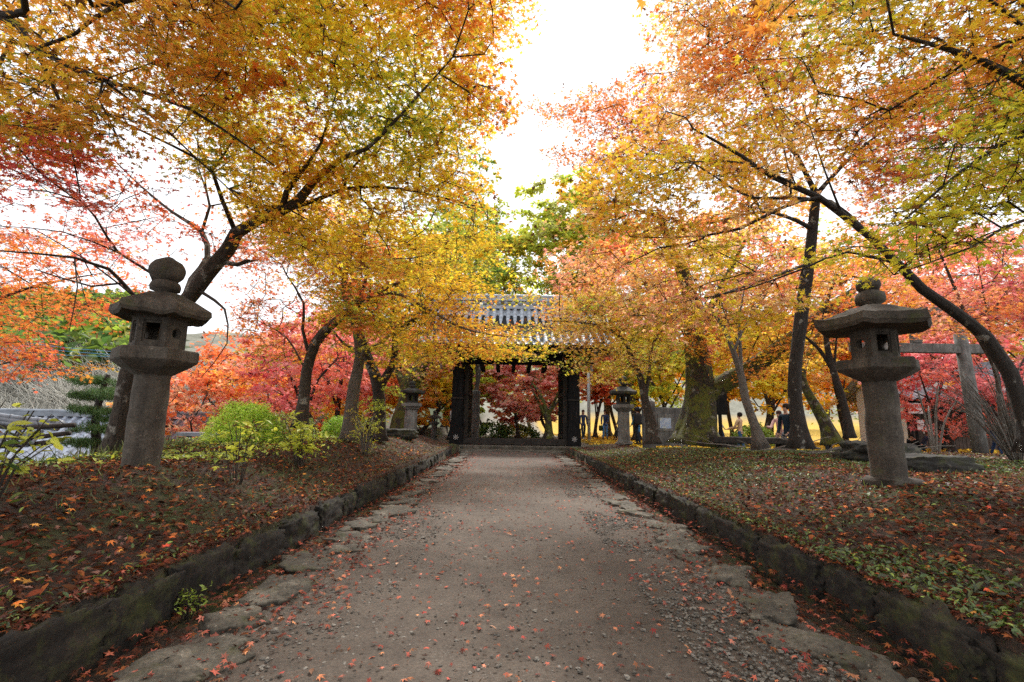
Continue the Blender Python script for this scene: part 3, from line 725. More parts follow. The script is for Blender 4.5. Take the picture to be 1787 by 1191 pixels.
CLUMP = .8
GAPS = [(826, 522, 950, 568, .93), (380, 505, 425, 590, .7), (1400, 285, 1480, 320, .7), (850, 575, 960, 600, .5)]
def pick_tree(name, label, group, bark, limbs, regions, seed, tip=.0038, cat='tree', bf=.22, over=None, thin=1.0):
    """a tree whose limbs are given as (pixel x, pixel y, distance, radius) and whose crown fills regions"""
    rg = np.random.default_rng(seed); sk = Skel()
    for L in limbs:
        pts = [np.array([*q_, r*thin*.86*c_/math.hypot(q_[0], q_[1])]) for (a, b_, c_, r) in L for q_ in (P(a, b_, c_),)]
        sk.limb(pts)
    base = sk.p[0].copy(); h0 = float(Hs(base[0], base[1])); 
    if base[2] < h0+.6: base[2] = h0
    # root flare
    mbL = MB(); mbT = MB(); allc = []; specs = []
    for rgn in regions:
        poly, (d0, d1), cov, pal = rgn[:4]; opt = rgn[4] if len(rgn) > 4 else {}
        size = opt.get('size', .085); rad = opt.get('rad', .38); kind = opt.get('kind', 'star'); nl = opt.get('nl', 34)
        dm = (d0+d1)/2; lp = .34*(size*FPX/dm)**2*.55; n = int(cov*parea(poly)/lp/nl)+1
        n = int(n*1.35); q = inpoly(poly, n, rg); ko = np.ones(len(q), bool)
        for (ax0, ay0, ax1, ay1, pr_) in GAPS: ko &= ~((q[:, 0] > ax0) & (q[:, 0] < ax1) & (q[:, 1] > ay0) & (q[:, 1] < ay1) & (rg.random(len(q)) < pr_))
        q = q[ko]; n = len(q); dd = rg.uniform(d0, d1, n)
        if 'slope' in opt:   # nearer at the top of the picture
            dd = dd+opt['slope']*(q[:, 1]-np.mean([p[1] for p in poly]))/400.
        c = PV(q[:, 0], q[:, 1], dd); c[:, 2] = np.maximum(c[:, 2], Hs(c[:, 0], c[:, 1])+.3)
        kp = rg.random(len(c)) < np.clip(.84+1.25*fbm(c*CLUMP*6/dm*np.array((1, 1, 1.7))+seed, 2), .06, 1); c = c[kp]
        specs.append((c, rad, nl, size, pal, kind, opt)); allc.append(c)
    for (bx, n_, pal_, sz_) in (over or []):
        c = rg.uniform([q[0] for q in bx], [q[1] for q in bx], (n_, 3)); specs.append((c, .42, 34, sz_, pal_, 'star', {})); allc.append(c)
    A = np.concatenate(allc); sk.wire(A, bf, rg)
    for c, rad, nl, size, pal, kind, opt in specs:
        spray(mbL, mbT, c, rad, nl, size, pal, kind, rg, flat=opt.get('flat', .3), tilt=opt.get('tilt', .45), twigs=opt.get('twigs', 4), sd=seed*3.3, tr=.0026)
    tb = sk.mesh(tip)
    for a_ in range(len(mbT.V)): tb.add(mbT.V[a_], mbT.Q[a_]-sum(len(v_) for v_ in mbT.V[:a_]))
    root = empty(name, base, label, cat, group)
    t = tb.build('trunk', bark, root); 
    cr_ = mbL.build('crown', M['leaf'], root, smooth=False)
    for o in root.children_recursive if hasattr(root, 'children_recursive') else []: pass
    for o in [t, cr_]: o.location = (-base[0], -base[1], -base[2])
    return root
# ------------------------------------------------------------------ the near maples
Ymix = [OLI, GRN, YEL, GOLD, YEL, ORA]; Ytop = [GRN, LIM, YEL, YEL, GOLD, ORA, DOR]; Gmix = [GRN, OLI, YEL, GOLD, YEL, ORA]
Rsp = [CRI, RED, DOR, RED, PNK]; Omix = [RED, DOR, ORA, GOLD, DOR]; Peach = [DOR, ORA, PEA, GOLD, YEL, OLI]; Pmix = [CRI, PNK, RED, PNK, PEA]
Ored = [OLI, ORA, DOR, RED, PEA, ORA]
pick_tree('maple_tree', 'large yellow and orange maple whose trunk curves up behind the left stone lantern', 'maples along the path', M['bark_brown'],
 [[(188,806,6.6,.21),(200,765,6.55,.17),(212,715,6.5,.155),(225,650,6.4,.15),(262,590,6.3,.15),(322,530,6.2,.145),(360,480,6.0,.135),(398,436,5.9,.12),(412,408,5.85,.11)],
  [(412,408,5.85,.1),(455,382,5.6,.085),(492,368,5.4,.08),(520,352,5.3,.075),(546,318,5.1,.055),(600,275,4.8,.035),(640,260,4.6,.027),(700,200,4.4,.018),(790,100,4.2,.01)],
  [(492,368,5.4,.05),(545,352,5.4,.035),(600,330,5.4,.028),(700,330,5.6,.02),(850,365,5.9,.01)],
  [(470,375,5.5,.045),(440,350,5.5,.035),(400,330,5.6,.02)],[(492,368,5.4,.06),(500,335,5.2,.045),(522,305,5.1,.035),(560,250,4.9,.02),(590,150,4.7,.012)],
  [(405,412,5.85,.05),(388,350,5.6,.038),(370,298,5.3,.03),(340,275,5.1,.024),(250,230,4.6,.018),(110,165,4.2,.01)],
  [(370,298,5.3,.02),(420,200,4.9,.015),(330,60,4.4,.01)],
  [(390,458,5.95,.05),(415,462,5.9,.04),(432,456,5.85,.034)],
  [(290,560,6.3,.05),(237,520,6.0,.042),(190,470,5.6,.034),(130,450,5.3,.025),(0,438,5,.015)],
  [(225,505,5.9,.03),(160,500,5.7,.02),(60,470,5.5,.012)],
  [(300,545,6.25,.04),(262,476,6.0,.03),(205,440,5.8,.025),(140,350,5.3,.018),(30,330,5,.01)],[(205,440,5.8,.02),(110,405,5.6,.014),(0,395,5.4,.01)],
  [(235,515,6,.02),(160,460,5.7,.015),(60,400,5.4,.01)],
  [(130,450,5.3,.018),(135,500,5.25,.012),(120,580,5.2,.007)],
  [(322,530,6.2,.09),(335,488,6.6,.07),(362,450,6.9,.06),(352,405,7,.055),(300,370,7.1,.036),(240,320,7.3,.025),(190,270,7.5,.015)],
  [(352,405,7,.04),(366,360,7,.03),(345,290,7,.015)],
  [(345,520,6.15,.035),(375,525,6,.028),(392,540,5.95,.02),(396,600,5.9,.01),(350,660,5.9,.006)]],
 [([(330,-60),(520,-260),(830,-240),(880,-30),(905,30),(850,110),(868,200),(800,260),(640,330),(520,330),(440,250),(330,200)],(4.0,7.2),4.2,Ytop,{'slope':1.2}),
  ([(440,240),(640,300),(800,240),(830,330),(880,440),(740,490),(600,470),(480,430),(430,340)],(4.8,7.4),3.0,Gmix,{}),
  ([(330,180),(470,260),(440,330),(300,290)],(4.6,7.2),2.4,Ymix,{}),
  ([(100,330),(330,300),(380,400),(270,470),(130,430)],(5.4,7.6),.55,Rsp,{'rad':.34,'nl':22}),
  ([(395,400),(470,450),(430,560),(380,540)],(6,7.5),.45,Rsp,{'nl':20})], 11, thin=.95)
pick_tree('maple_tree', 'olive and gold maple with boughs leaning across the top left corner', 'maples along the path', M['bark'],
 [[(-420,980,3.6,.16),(-300,700,3.7,.13),(-220,400,3.8,.11),(-120,180,3.7,.085),(0,30,3.6,.06),(62,85,3.6,.045),(180,140,3.7,.034),(330,190,3.9,.022),(480,290,4.3,.01)],
  [(62,85,3.6,.03),(110,190,3.8,.024),(125,260,3.9,.014),(140,340,4.1,.008)],[(62,85,3.6,.026),(130,60,3.5,.022),(210,5,3.4,.03),(420,-40,3.3,.02)],
  [(0,30,3.6,.035),(45,20,3.5,.05),(35,-60,3.3,.04)],[(180,140,3.7,.02),(260,200,3.9,.015),(420,350,4.4,.008)]],
 [([(-260,-120),(100,-220),(420,-200),(430,60),(380,200),(200,250),(60,230),(-200,260)],(3.2,5.2),3.5,[GRN,OLI,GOLD,ORA,OLI,DOR],{'size':.08}),
  ([(-160,150),(60,180),(180,240),(200,300),(60,330),(-160,330)],(3.6,5.6),2.8,[OLI,DOR,RED,CRI,RED],{'size':.075}),
  ([(-60,300),(200,290),(330,300),(300,360),(120,370),(0,400),(-60,420)],(4.4,6),.75,Rsp,{'size':.075,'nl':24})], 12, over=[(((-4.5, 0.2), (-3.5, 2.6), (3.6, 5.6)), 420, [OLI, GOLD, ORA, DOR], .10)])  # last box: unseen foliage above and behind the camera, added to shade the left foreground
pick_tree('maple_tree', 'fiery orange red maple at the left edge behind the power lines', 'maples along the path', M['bark'],
 [[(-210,800,9,.16),(-180,700,8.8,.13),(-120,600,8.4,.1),(-40,540,8,.06),(60,500,7.8,.03),(160,480,7.8,.015)],[(-120,600,8.4,.05),(-40,640,8,.03),(60,620,7.8,.012)]],
 [([(-120,395),(60,405),(200,430),(270,470),(290,520),(200,575),(120,560),(90,600),(100,640),(40,668),(-120,660)],(7,9.4),1.7,[CRI,RED,DOR,ORA,DOR,RED],{'rad':.42}),
  ([(-60,410),(150,380),(290,430),(250,480),(80,470)],(6.6,8.6),.6,Rsp,{}),
  ([(110,655),(200,625),(220,650),(180,672)],(7.5,8.5),1.0,[DOR,ORA,GRN],{})], 13)
pick_tree('maple_tree', 'slender dark maple bending right, third trunk from the left, with orange and olive leaves', 'maples along the path', M['bark_brown'],
 [[(523,748,9.2,.17),(530,700,9.2,.13),(535,650,9.2,.12),(550,600,9.1,.115),(578,568,9,.1),(620,535,8.9,.07),(680,500,8.8,.04),(740,480,8.7,.02)],
  [(540,612,9.1,.05),(528,575,9,.038),(530,530,8.9,.03),(500,480,8.7,.018)],[(620,535,8.9,.04),(640,470,8.8,.03),(600,400,8.6,.015)],[(535,640,9.2,.03),(500,590,9.4,.02),(450,560,9.6,.012)]],
 [([(420,380),(540,340),(660,420),(700,520),(620,600),(520,640),(430,620),(400,540)],(8,10.4),1.9,Ored,{'rad':.42})], 14, tip=.0045)
pick_tree('maple_tree', 'maple with split pale scarred trunk, between the bent dark one and the twin forked one', 'maples along the path', M['bark_pale'],
 [[(608,768,10,.2),(612,720,10,.165),(618,670,9.95,.15),(628,620,9.9,.13),(618,560,9.8,.11),(603,520,9.7,.09),(605,460,9.5,.07),(640,400,9.2,.04)],
  [(606,540,9.7,.07),(640,520,9.4,.06),(690,512,9.0,.045),(740,535,8.8,.035),(800,570,8.6,.025),(860,585,8.5,.014),(930,590,8.5,.008)],
  [(628,620,9.9,.06),(665,600,9.9,.05),(700,560,10,.03),(740,500,10,.02)],[(622,640,9.9,.03),(635,610,9.5,.03)]],
 [([(480,370),(620,330),(760,420),(850,470),(820,540),(930,580),(960,600),(900,622),(800,600),(760,640),(690,620),(600,560),(500,470)],(7.8,10.8),2.4,[GRN,OLI,YEL,GOLD,GOLD,ORA],{'rad':.42,'size':.09})], 15, tip=.0045)
pick_tree('maple_tree', 'maple with a trunk forking low, the nearest one left of the squat lantern', 'maples along the path', M['bark'],
 [[(660,770,11.2,.21),(662,720,11.2,.18),(660,680,11.2,.17),(655,655,11.2,.15),(640,620,11.2,.11),(625,560,11.1,.08),(640,480,11,.04)],
  [(662,670,11.2,.13),(688,630,11.1,.1),(690,585,11,.08),(720,560,10.9,.06),(745,530,10.8,.04),(790,490,10.6,.02)],[(690,600,11,.06),(685,530,10.8,.05),(700,470,10.6,.03),(690,400,10.3,.015)],
  [(640,620,11.2,.06),(600,600,11.3,.04),(570,560,11.3,.02)]],
 [([(560,430),(700,400),(850,420),(900,480),(960,560),(880,620),(780,640),(740,600),(690,660),(660,640),(600,620),(540,540)],(9.2,12.4),1.9,[OLI,GRN,YEL,GOLD,ORA,DOR],{'rad':.45,'size':.095}),
  ([(620,690),(700,650),(690,720),(640,760)],(9.4,10),.6,[LGR,LIM],{'rad':.3})], 16, tip=.005)
pick_tree('maple_tree', 'stout mossy tree leaning right behind the squat lantern left of the gate', 'maples along the path', M['bark_moss'],
 [[(700,765,18.5,.5),(703,735,18.4,.42),(712,690,18.3,.38),(722,660,18.2,.36),(745,628,18,.33),(770,600,17.8,.22),(800,570,17.5,.12)],[(712,690,18.3,.2),(690,640,18.4,.12),(670,600,18.5,.06)]],
 [([(680,610),(760,585),(790,640),(770,680),(700,680),(670,650)],(16.8,19.5),1.1,[DGR,OLI,PNK,RED,ORA],{'rad':.6,'size':.13,'kind':'tri'})], 17, tip=.008)
# right side
pick_tree('maple_tree', 'great golden orange maple with one straight dark mossy trunk left of the big right lantern', 'maples along the path', M['bark'],
 [[(1397,783,8.3,.22),(1394,745,8.3,.165),(1388,700,8.3,.145),(1387,640,8.2,.14),(1395,580,8.1,.135),(1402,520,8.0,.13),(1412,460,7.9,.12),(1418,400,7.8,.115),(1425,340,7.6,.09)],
  [(1418,400,7.8,.06),(1390,385,7.6,.045),(1330,370,7.3,.03),(1240,390,7,.018)],[(1425,345,7.6,.06),(1470,290,7.3,.04),(1540,230,7,.025),(1640,180,6.6,.015)],[(1425,345,7.6,.06),(1380,250,7.2,.04),(1330,150,6.8,.03),(1280,20,6.4,.015)],
  [(1412,460,7.9,.04),(1330,490,7.5,.028),(1240,520,7.2,.014)]],
 [([(1120,200),(1170,110),(1150,20),(1180,-120),(1300,-260),(1500,-260),(1560,-60),(1470,100),(1420,220),(1300,330),(1180,320)],(5.6,8.6),3.2,[OLI,YEL,GOLD,PEA,ORA,DOR],{'slope':1.4}),
  ([(920,190),(1000,165),(1080,150),(1130,110),(1170,200),(1150,300),(1060,290),(1000,300),(960,270),(1010,230)],(8,10),1.6,[BRN,DOR,ORA,RED,ORA],{'rad':.36,'size':.08}),
  ([(1480,180),(1620,120),(1787,60),(1850,200),(1787,330),(1640,330),(1520,380),(1480,330)],(6.8,9),3.2,[OLI,ORA,DOR,BRN,RED,OLI],{})], 21)
pick_tree('maple_tree', 'dark maple arching over the big right lantern from the right edge, golden and peach leaves', 'maples along the path', M['bark'],
 [[(1800,790,5.4,.19),(1790,735,5.4,.15),(1762,650,5.4,.14),(1722,590,5.4,.13),(1660,540,5.35,.115),(1610,505,5.3,.1),(1568,462,5.25,.085),(1520,415,5.2,.075),(1470,375,5.2,.065),(1430,345,5.2,.055),(1350,310,5.1,.04),(1290,270,5,.027),(1210,225,4.9,.014)],
  [(1520,415,5.2,.05),(1480,375,5.2,.045),(1450,352,5.3,.04),(1380,345,5.4,.036),(1310,345,5.4,.026),(1250,310,5.3,.015)],
  [(1470,375,5.2,.045),(1430,345,5.15,.035),(1360,365,5.1,.03),(1290,400,5.1,.026),(1230,412,5.2,.02),(1160,415,5.3,.012)],
  [(1568,462,5.25,.03),(1480,440,5.2,.024),(1400,470,5.2,.018),(1300,505,5.3,.014),(1180,530,5.5,.008)],
  [(1430,345,5.2,.03),(1300,285,5,.02),(1180,285,5,.01)],[(1470,375,5.2,.025),(1440,300,5,.016),(1400,180,4.8,.01)]],
 [([(1080,230),(1180,170),(1330,180),(1440,240),(1430,330),(1340,370),(1200,420),(1060,400),(1020,330)],(4.6,6.6),2.6,[OLI,YEL,GOLD,ORA,PEA,GOLD],{}),
  ([(1010,340),(1100,400),(1250,420),(1400,470),(1380,540),(1250,570),(1100,560),(1000,480)],(5,7.2),2.2,[OLI,YEL,GOLD,PEA,ORA,PNK],{}),
  ([(1180,480),(1440,440),(1440,520),(1260,590),(1180,560)],(5,7),1.1,[GRN,OLI,YEL,ORA],{})], 22, thin=.84)
pick_tree('maple_tree', 'close green and yellow maple whose leafy boughs sweep in from the upper right corner', 'maples along the path', M['bark'],
 [[(2350,1100,3.3,.2),(2260,800,3.3,.15),(2180,500,3.3,.13),(2060,300,3.2,.1),(1920,190,3.1,.07),(1800,150,3.0,.05),(1700,100,2.9,.03),(1560,60,2.9,.012)],
  [(2060,300,3.2,.06),(1900,250,3.0,.035),(1780,240,2.9,.025),(1690,290,2.85,.016),(1560,400,2.8,.008)],[(2180,500,3.3,.05),(1950,420,3.1,.03),(1800,380,3,.02),(1700,430,2.9,.012),(1560,480,2.8,.006)],
  [(1920,190,3.1,.035),(1800,60,3,.026),(1700,-20,2.9,.015)]],
 [([(1500,-140),(1900,-140),(1900,130),(1760,190),(1600,150),(1480,80),(1440,0)],(2.7,4.4),2.4,[GRN,OLI,YEL,GOLD,ORA],{'size':.075}),
  ([(1640,200),(1900,120),(1900,330),(1780,360),(1680,430),(1600,470),(1500,470),(1430,480),(1500,410),(1600,330)],(2.5,3.6),3.0,[DGR,GRN,LIM,YEL,LIM,GRN],{'size':.07,'rad':.3,'droop':.3}),
  ([(1300,110),(1500,60),(1640,180),(1560,300),(1420,260)],(3.2,4.6),1.8,[GRN,OLI,YEL,GOLD,ORA],{'size':.075})], 23, over=[(((0.8, 4.5), (-3.5, 2.4), (3.4, 5.4)), 380, [GRN, OLI, GOLD, ORA], .10)])  # last box: extra crown out of view overhead, added to dim the right foreground
pick_tree('tree', 'massive mossy tree with white lichen patches and one thick low bough to the right', 'old mossy trees', M['bark_moss'],
 [[(1215,778,13.5,.78),(1216,755,13.5,.62),(1220,720,13.5,.52),(1222,680,13.5,.46),(1218,630,13.4,.40),(1212,590,13.3,.33),(1208,545,13.2,.28),(1190,470,13,.2),(1150,380,12.6,.1)],
  [(1228,700,13.5,.33),(1258,672,13.3,.29),(1300,650,13.0,.28),(1345,620,12.7,.25),(1395,580,12.4,.2),(1450,535,12,.15),(1500,500,11.8,.08)],
  [(1212,590,13.3,.15),(1260,500,13,.1),(1300,420,12.7,.05)],[(1345,620,12.7,.1),(1400,600,12.8,.07),(1500,600,13,.03)]],
 [([(1090,400),(1300,380),(1440,440),(1380,560),(1200,600),(1100,560)],(11.5,14.5),1.5,[OLI,YEL,GOLD,PEA,PNK,RED],{'rad':.55,'size':.12,'kind':'tri'}),
  ([(1150,580),(1300,560),(1480,520),(1560,560),(1450,610),(1330,660),(1240,640)],(11,13),1.0,[OLI,GOLD,ORA,DOR],{'rad':.5,'size':.1,'kind':'tri'})], 24, tip=.008)
pick_tree('maple_tree', 'small maple right of the slim grey lantern, low olive and peach crown touching the gate', 'maples along the path', M['bark_brown'],
 [[(1138,775,13.2,.2),(1136,740,13.2,.16),(1126,700,13.2,.12),(1118,660,13.1,.1),(1104,630,13,.08),(1085,590,12.8,.05),(1030,565,12.4,.03),(950,560,12.2,.012)],
  [(1128,700,13.2,.06),(1133,650,13.1,.05),(1140,600,13,.035),(1170,560,12.8,.02)],[(1104,630,13,.05),(1060,610,12.8,.035),(1000,610,12.6,.02)]],
 [([(850,580),(950,570),(985,520),(1060,500),(1180,540),(1190,620),(1120,650),(1050,668),(1000,650),(960,635),(900,620),(850,600)],(11,14),2.2,[GRN,OLI,YEL,PEA,GOLD,ORA],{'rad':.48,'size':.1}),
  ([(980,430),(1100,420),(1180,500),(1080,550),(960,560),(930,520)],(11.5,14.5),2.0,[PEA,ORA,PNK,GOLD],{'rad':.5,'size':.11}),
  ([(950,520),(1060,500),(1080,600),(1000,615),(950,590)],(12,15),1.6,[PEA,GOLD,ORA,YEL],{'rad':.45,'size':.1})], 25, tip=.006)
pick_tree('tree', 'pale slender tree leaning left just right of the massive mossy tree, nearly bare', 'slender trees', M['bark_pale'],
 [[(1328,783,9.6,.17),(1318,745,9.6,.115),(1302,700,9.6,.1),(1294,660,9.6,.09),(1280,615,9.5,.07),(1262,570,9.4,.05),(1230,530,9.2,.02)],
  [(1296,660,9.6,.05),(1292,610,9.6,.045),(1290,560,9.5,.03),(1300,500,9.4,.015)],[(1280,615,9.5,.04),(1300,570,9.6,.03),(1340,510,9.7,.015)],[(1290,590,9.5,.02),(1262,540,9.4,.015),(1250,480,9.3,.01)]],
 [([(1190,480),(1350,470),(1370,540),(1300,570),(1220,570)],(9,10.5),.22,[PNK,RED,OLI],{'rad':.4,'nl':12})], 26, tip=.0045)
pick_tree('maple_tree', 'leaning dark maple just left of the big right lantern behind it', 'slender trees', M['bark'],
 [[(1484,765,11,.14),(1478,730,11,.12),(1468,690,11,.11),(1455,650,11,.1),(1443,600,10.9,.08),(1440,540,10.8,.06),(1460,480,10.6,.04)],[(1455,650,11,.06),(1430,610,11,.05),(1395,580,11,.03)],[(1455,645,11,.05),(1460,590,10.9,.03)]],
 [([(1400,480),(1500,440),(1600,470),(1580,560),(1480,570),(1410,560)],(9.8,12),1.5,[RED,ORA,GOLD,PNK],{'rad':.5,'size':.1})], 27, tip=.005)
pick_tree('tree', 'short leaning bright mossy tree behind the straight dark trunk', 'old mossy trees', M['bark_moss'],
 [[(1452,775,15,.32),(1440,740,15,.24),(1418,700,15,.19),(1400,660,15,.14),(1410,620,15,.12),(1440,560,15,.06)],[(1410,690,15,.12),(1385,640,15,.08),(1370,580,15,.04)]],
 [([(1340,560),(1460,540),(1480,620),(1400,650),(1350,640)],(13.5,16.5),1.0,[OLI,GOLD,ORA,GOLD],{'rad':.6,'size':.13,'kind':'tri'})], 28, tip=.007)
pick_tree('maple_tree', 'thin crooked maple rising behind the torii at the right', 'slender trees', M['bark_brown'],
 [[(1752,770,10.5,.1),(1745,700,10.5,.08),(1735,640,10.5,.07),(1690,560,10.3,.06),(1665,500,10.2,.05),(1640,440,10,.03),(1620,380,9.8,.015)],[(1740,660,10.5,.04),(1725,560,10.4,.03),(1705,450,10.2,.018)]],
 [([(1560,420),(1700,380),(1850,420),(1850,560),(1700,560),(1600,520)],(9.5,12),1.4,[CRI,PNK,RED,PNK,ORA],{'rad':.5,'size':.1}), ([(1570,505),(1800,505),(1800,583),(1570,583)],(8.5,11.5),2.0,[RED,ORA,PNK,GOLD],{'rad':.4,'size':.1})], 29, tip=.005)

# ------------------------------------------------------------------ farther trees
def far_tree(name, label, group, x, y, h, rad, pal, seed, bark, n=2600, size=.2, kind='rh', z0=.25, tr=.16, nc=110, flat=.35, dens=1, sq=.75):
    rg = np.random.default_rng(seed); b = np.array((x, y, float(Hs(x, y)))); sk = Skel()
    top = b+np.array((rg.normal(0, .5), rg.normal(0, .3), h*.55)); mid = b+np.array((rg.normal(0, .3), 0, h*.28))
    sk.limb([np.array((*b, tr*1.5)), np.array((*(b+(0, 0, .4)), tr)), np.array((*mid, tr*.85)), np.array((*top, tr*.45))])
    for k in range(3):
        a = rg.uniform(0, 2*PI); sk.limb([np.array((*(b*.4+mid*.6 if k == 0 else mid), tr*.5)), np.array((*(mid+(math.cos(a)*rad*.3, math.sin(a)*rad*.3, h*.13)), tr*.35)), np.array((*(mid+(math.cos(a)*rad*.6, math.sin(a)*rad*.6, h*.3)), tr*.18))])
    d = rg.normal(size=(nc, 3)); d /= np.linalg.norm(d, axis=1, keepdims=True); d *= rg.uniform(.35, 1, (nc, 1))**.6
    zc = h*(z0+1)/2; hz_ = h*(1-z0)/2
    lump = 1+.22*fbm(d*1.3+seed, 2)[:, None]
    c = b+np.array((0, 0, zc))+d*np.array((rad, rad*.9, hz_))*lump
    sk.wire(c, .25, rg, seg=.5); mbL = MB(); mbT = MB()
    spray(mbL, mbT, c, rad*.24, int(n/nc), size, pal, kind, rg, flat=flat, tilt=.5, twigs=3, sd=seed*2.1, droop=.2, tr=.006)
    root = empty(name, b, label, 'tree', group)
    tb = sk.mesh(.009, .45)
    for a_ in range(len(mbT.V)): tb.add(mbT.V[a_], mbT.Q[a_]-sum(len(v_) for v_ in mbT.V[:a_]))
    obs = [tb.build('trunk', bark, root), mbL.build('crown', M['leaf'], root, smooth=False)]
    for o in obs: o.location = tuple(-b)
    return root
def fx(px, Y): return float(P(px, 700, Y)[0])
T_ = [ # px, Y, h, rad, palette, colour words
 (905, 27, 4.8, 2.1, [PNK, (.95, .48, .42), PNK, PEA, RED], 'crimson pink maple seen through the gate opening'),
 (845, 34, 7.5, 3.2, [RED, DOR, OLI, GRN], 'brown red maple seen at the left inside the gate opening'),
 (955, 29, 5.0, 1.8, [RED, PNK, PEA, ORA], 'red maple seen at the right inside the gate opening'),
 (800, 27, 5.0, 2.2, [GRN, LGR, LIM, GOLD], 'light green maple behind the left gate post'),
 (740, 24, 4.6, 2.0, [GOLD, ORA, YEL, OLI], 'golden maple behind the small pale lantern'),
 (690, 22, 4.8, 2.0, [ORA, GOLD, PEA, DOR], 'orange maple between the forked trunk and the squat lantern'),
 (640, 26, 7.0, 2.8, [PNK, RED, ORA, PNK], 'pink maple behind the pale scarred trunk'),
 (590, 19, 5.0, 2.0, [PNK, RED, PNK, CRI], 'pink red maple low behind the round clipped shrub'),
 (500, 20, 6.6, 2.8, [ORA, GOLD, DOR, PNK], 'orange maple rising behind the bent dark trunk'),
 (545, 15.5, 4.1, 1.9, [CRI, PNK, RED, PNK], 'vivid pink maple between bright green shrub and bent dark trunk'),
 (440, 17, 5.6, 2.5, [DOR, RED, ORA, PNK], 'red orange maple above the bright green shrub'),
 (365, 19, 5.9, 2.6, [RED, DOR, ORA, ORA], 'tall orange red maple behind the left lantern'),
 (340, 14.5, 5.0, 1.7, [PNK, PEA, RED, ORA], 'thin pink maple with dark forked stem behind the roofed notice board'),
 (285, 27, 6.4, 3.0, [ORA, RED, PNK, GOLD], 'orange maple far left beyond the lantern dish'),
 (470, 32, 9.8, 4.0, [ORA, PNK, RED, OLI], 'tall pink orange maple far behind the left bank'),
 (620, 37, 14, 5, [OLI, GRN, GOLD, ORA], 'tall olive maple far behind the left bank'),
 (700, 34, 13, 4.4, [OLI, YEL, GOLD, GRN], 'tall yellow olive maple left of the gate roof'),
 (1075, 34, 7.6, 3.0, [YEL, GOLD, YEL, ORA], 'yellow maple right behind the gate post and the strolling people'),
 (1038, 31, 5.6, 1.3, [PNK, RED, PEA], 'little pink maple behind the strolling people right of the gate'),
 (1150, 24, 6.2, 2.6, [GRN, LIM, YEL, LGR], 'green and yellow tree behind the dark stone slab'),
 (1110, 35, 9, 3.8, [YEL, GOLD, YEL, GOLD], 'bright yellow tree behind the person in the blue coat'),
 (1275, 33, 9, 4, [GOLD, ORA, YEL, PEA], 'orange gold maple behind the big mossy trunk'),
 (1330, 25, 6.5, 2.8, [YEL, GOLD, LIM, ORA], 'yellow green maple behind the pale slender tree'),
 (1400, 34, 9.5, 4, [GOLD, YEL, ORA, GOLD], 'golden maple behind the straight dark trunk'),
 (1470, 26, 7, 3, [ORA, GOLD, PEA, YEL], 'peach orange maple left of the big right lantern'),
 (1545, 32, 10, 4.2, [ORA, PNK, GOLD, RED], 'orange pink maple behind the big right lantern'),
 (1650, 18.5, 5.0, 2.6, [CRI, PNK, RED, PNK], 'crimson maple over the wooden building roof'),
 (1760, 17, 6.5, 3.0, [CRI, PNK, CRI, RED], 'deep pink maple right of the torii pillar'),
 (1610, 23, 11, 3.4, [RED, PNK, ORA, GOLD], 'red maple above the torii beam'),
 (1720, 26, 13, 4.2, [ORA, PNK, GOLD, PNK], 'tall pink orange maple behind the torii'),
 (1870, 24, 10, 4, [PNK, ORA, OLI, RED], 'pink olive maple at the far right edge'),
 (1230, 28, 14, 3.8, [PNK, PEA, ORA, RED], 'tall peach pink maple above the massive mossy tree'),
 (1110, 27, 13.5, 3.4, [PNK, RED, ORA, PEA], 'tall pink red maple high over the right of the gate'),
 (1340, 30, 16.5, 4.6, [PNK, OLI, ORA, RED], 'very tall mixed maple far behind the straight dark trunk'),
 (1520, 32, 16, 5, [OLI, PNK, ORA, GRN], 'very tall olive pink maple far behind the big right lantern'),
]
for i, (px, Y_, h, rd_, pal, words) in enumerate(T_):
    far_tree('maple_tree', words, 'maples in the background', fx(px, Y_), Y_, h, rd_, pal, 200+i, M['bark'], n=int(4200*max(1, rd_/3)**1.3), size=.15+.0035*Y_, kind='tri' if Y_ < 21 else 'rh', z0=(.36 if px < 1100 else .26) if 1000 < px < 1480 else .14, tr=.06+.008*h, nc=int(95*max(1, rd_/2.6)))
G_ = [(818, 24, 15.5, 1.9, [DGR, GRN, GRN, OLI], 'dark evergreen rising over the left end of the gate roof', .045), (812, 33, 17, 4.4, [PALE, OLI, LGR, PALE], 'tall pale green tree behind the middle of the gate', .12),
      (990, 32, 18.2, 4.2, [PALE, LIM, LGR, GOLD], 'wide pale yellow green tree high behind the gate roof', .12), (1060, 36, 18.5, 4.5, [LGR, PALE, GRN, OLI], 'pale green tree behind the right end of the gate roof', .1),
      (780, 36, 18, 4.5, [OLI, GRN, LGR, GRN], 'olive green tree behind the left end of the gate roof', .1), (925, 52, 13, 7, [DGR, GRN, OLI, LGR], 'dense green tree low behind the gate', .1),
      (1210, 52, 15, 7, [DGR, GRN, LGR, OLI], 'dense green tree far behind the massive mossy trunk', .1), (1440, 54, 14, 7, [GRN, LGR, DGR, OLI], 'green tree far behind the forecourt people', .1), (1660, 46, 15, 7, [LGR, GRN, PALE, OLI], 'green tree far behind the wooden building', .1),
      (1850, 44, 16, 7, [GRN, OLI, DGR, LGR], 'green tree at the far right horizon', .1)]
for i, (px, Y_, h, rd_, pal, words, k_) in enumerate(G_):
    far_tree('broadleaf_tree', words, 'green trees in the background', fx(px, Y_), Y_, h, rd_, pal, 400+i, M['bark_brown'], n=(5200, 17000, 26000, 17000)[i] if i < 4 else 4600, size=(.17, .26, .27, .28)[i] if i < 4 else .34, kind='rh', z0=.2, tr=.12 if i == 0 else .22, nc=190)
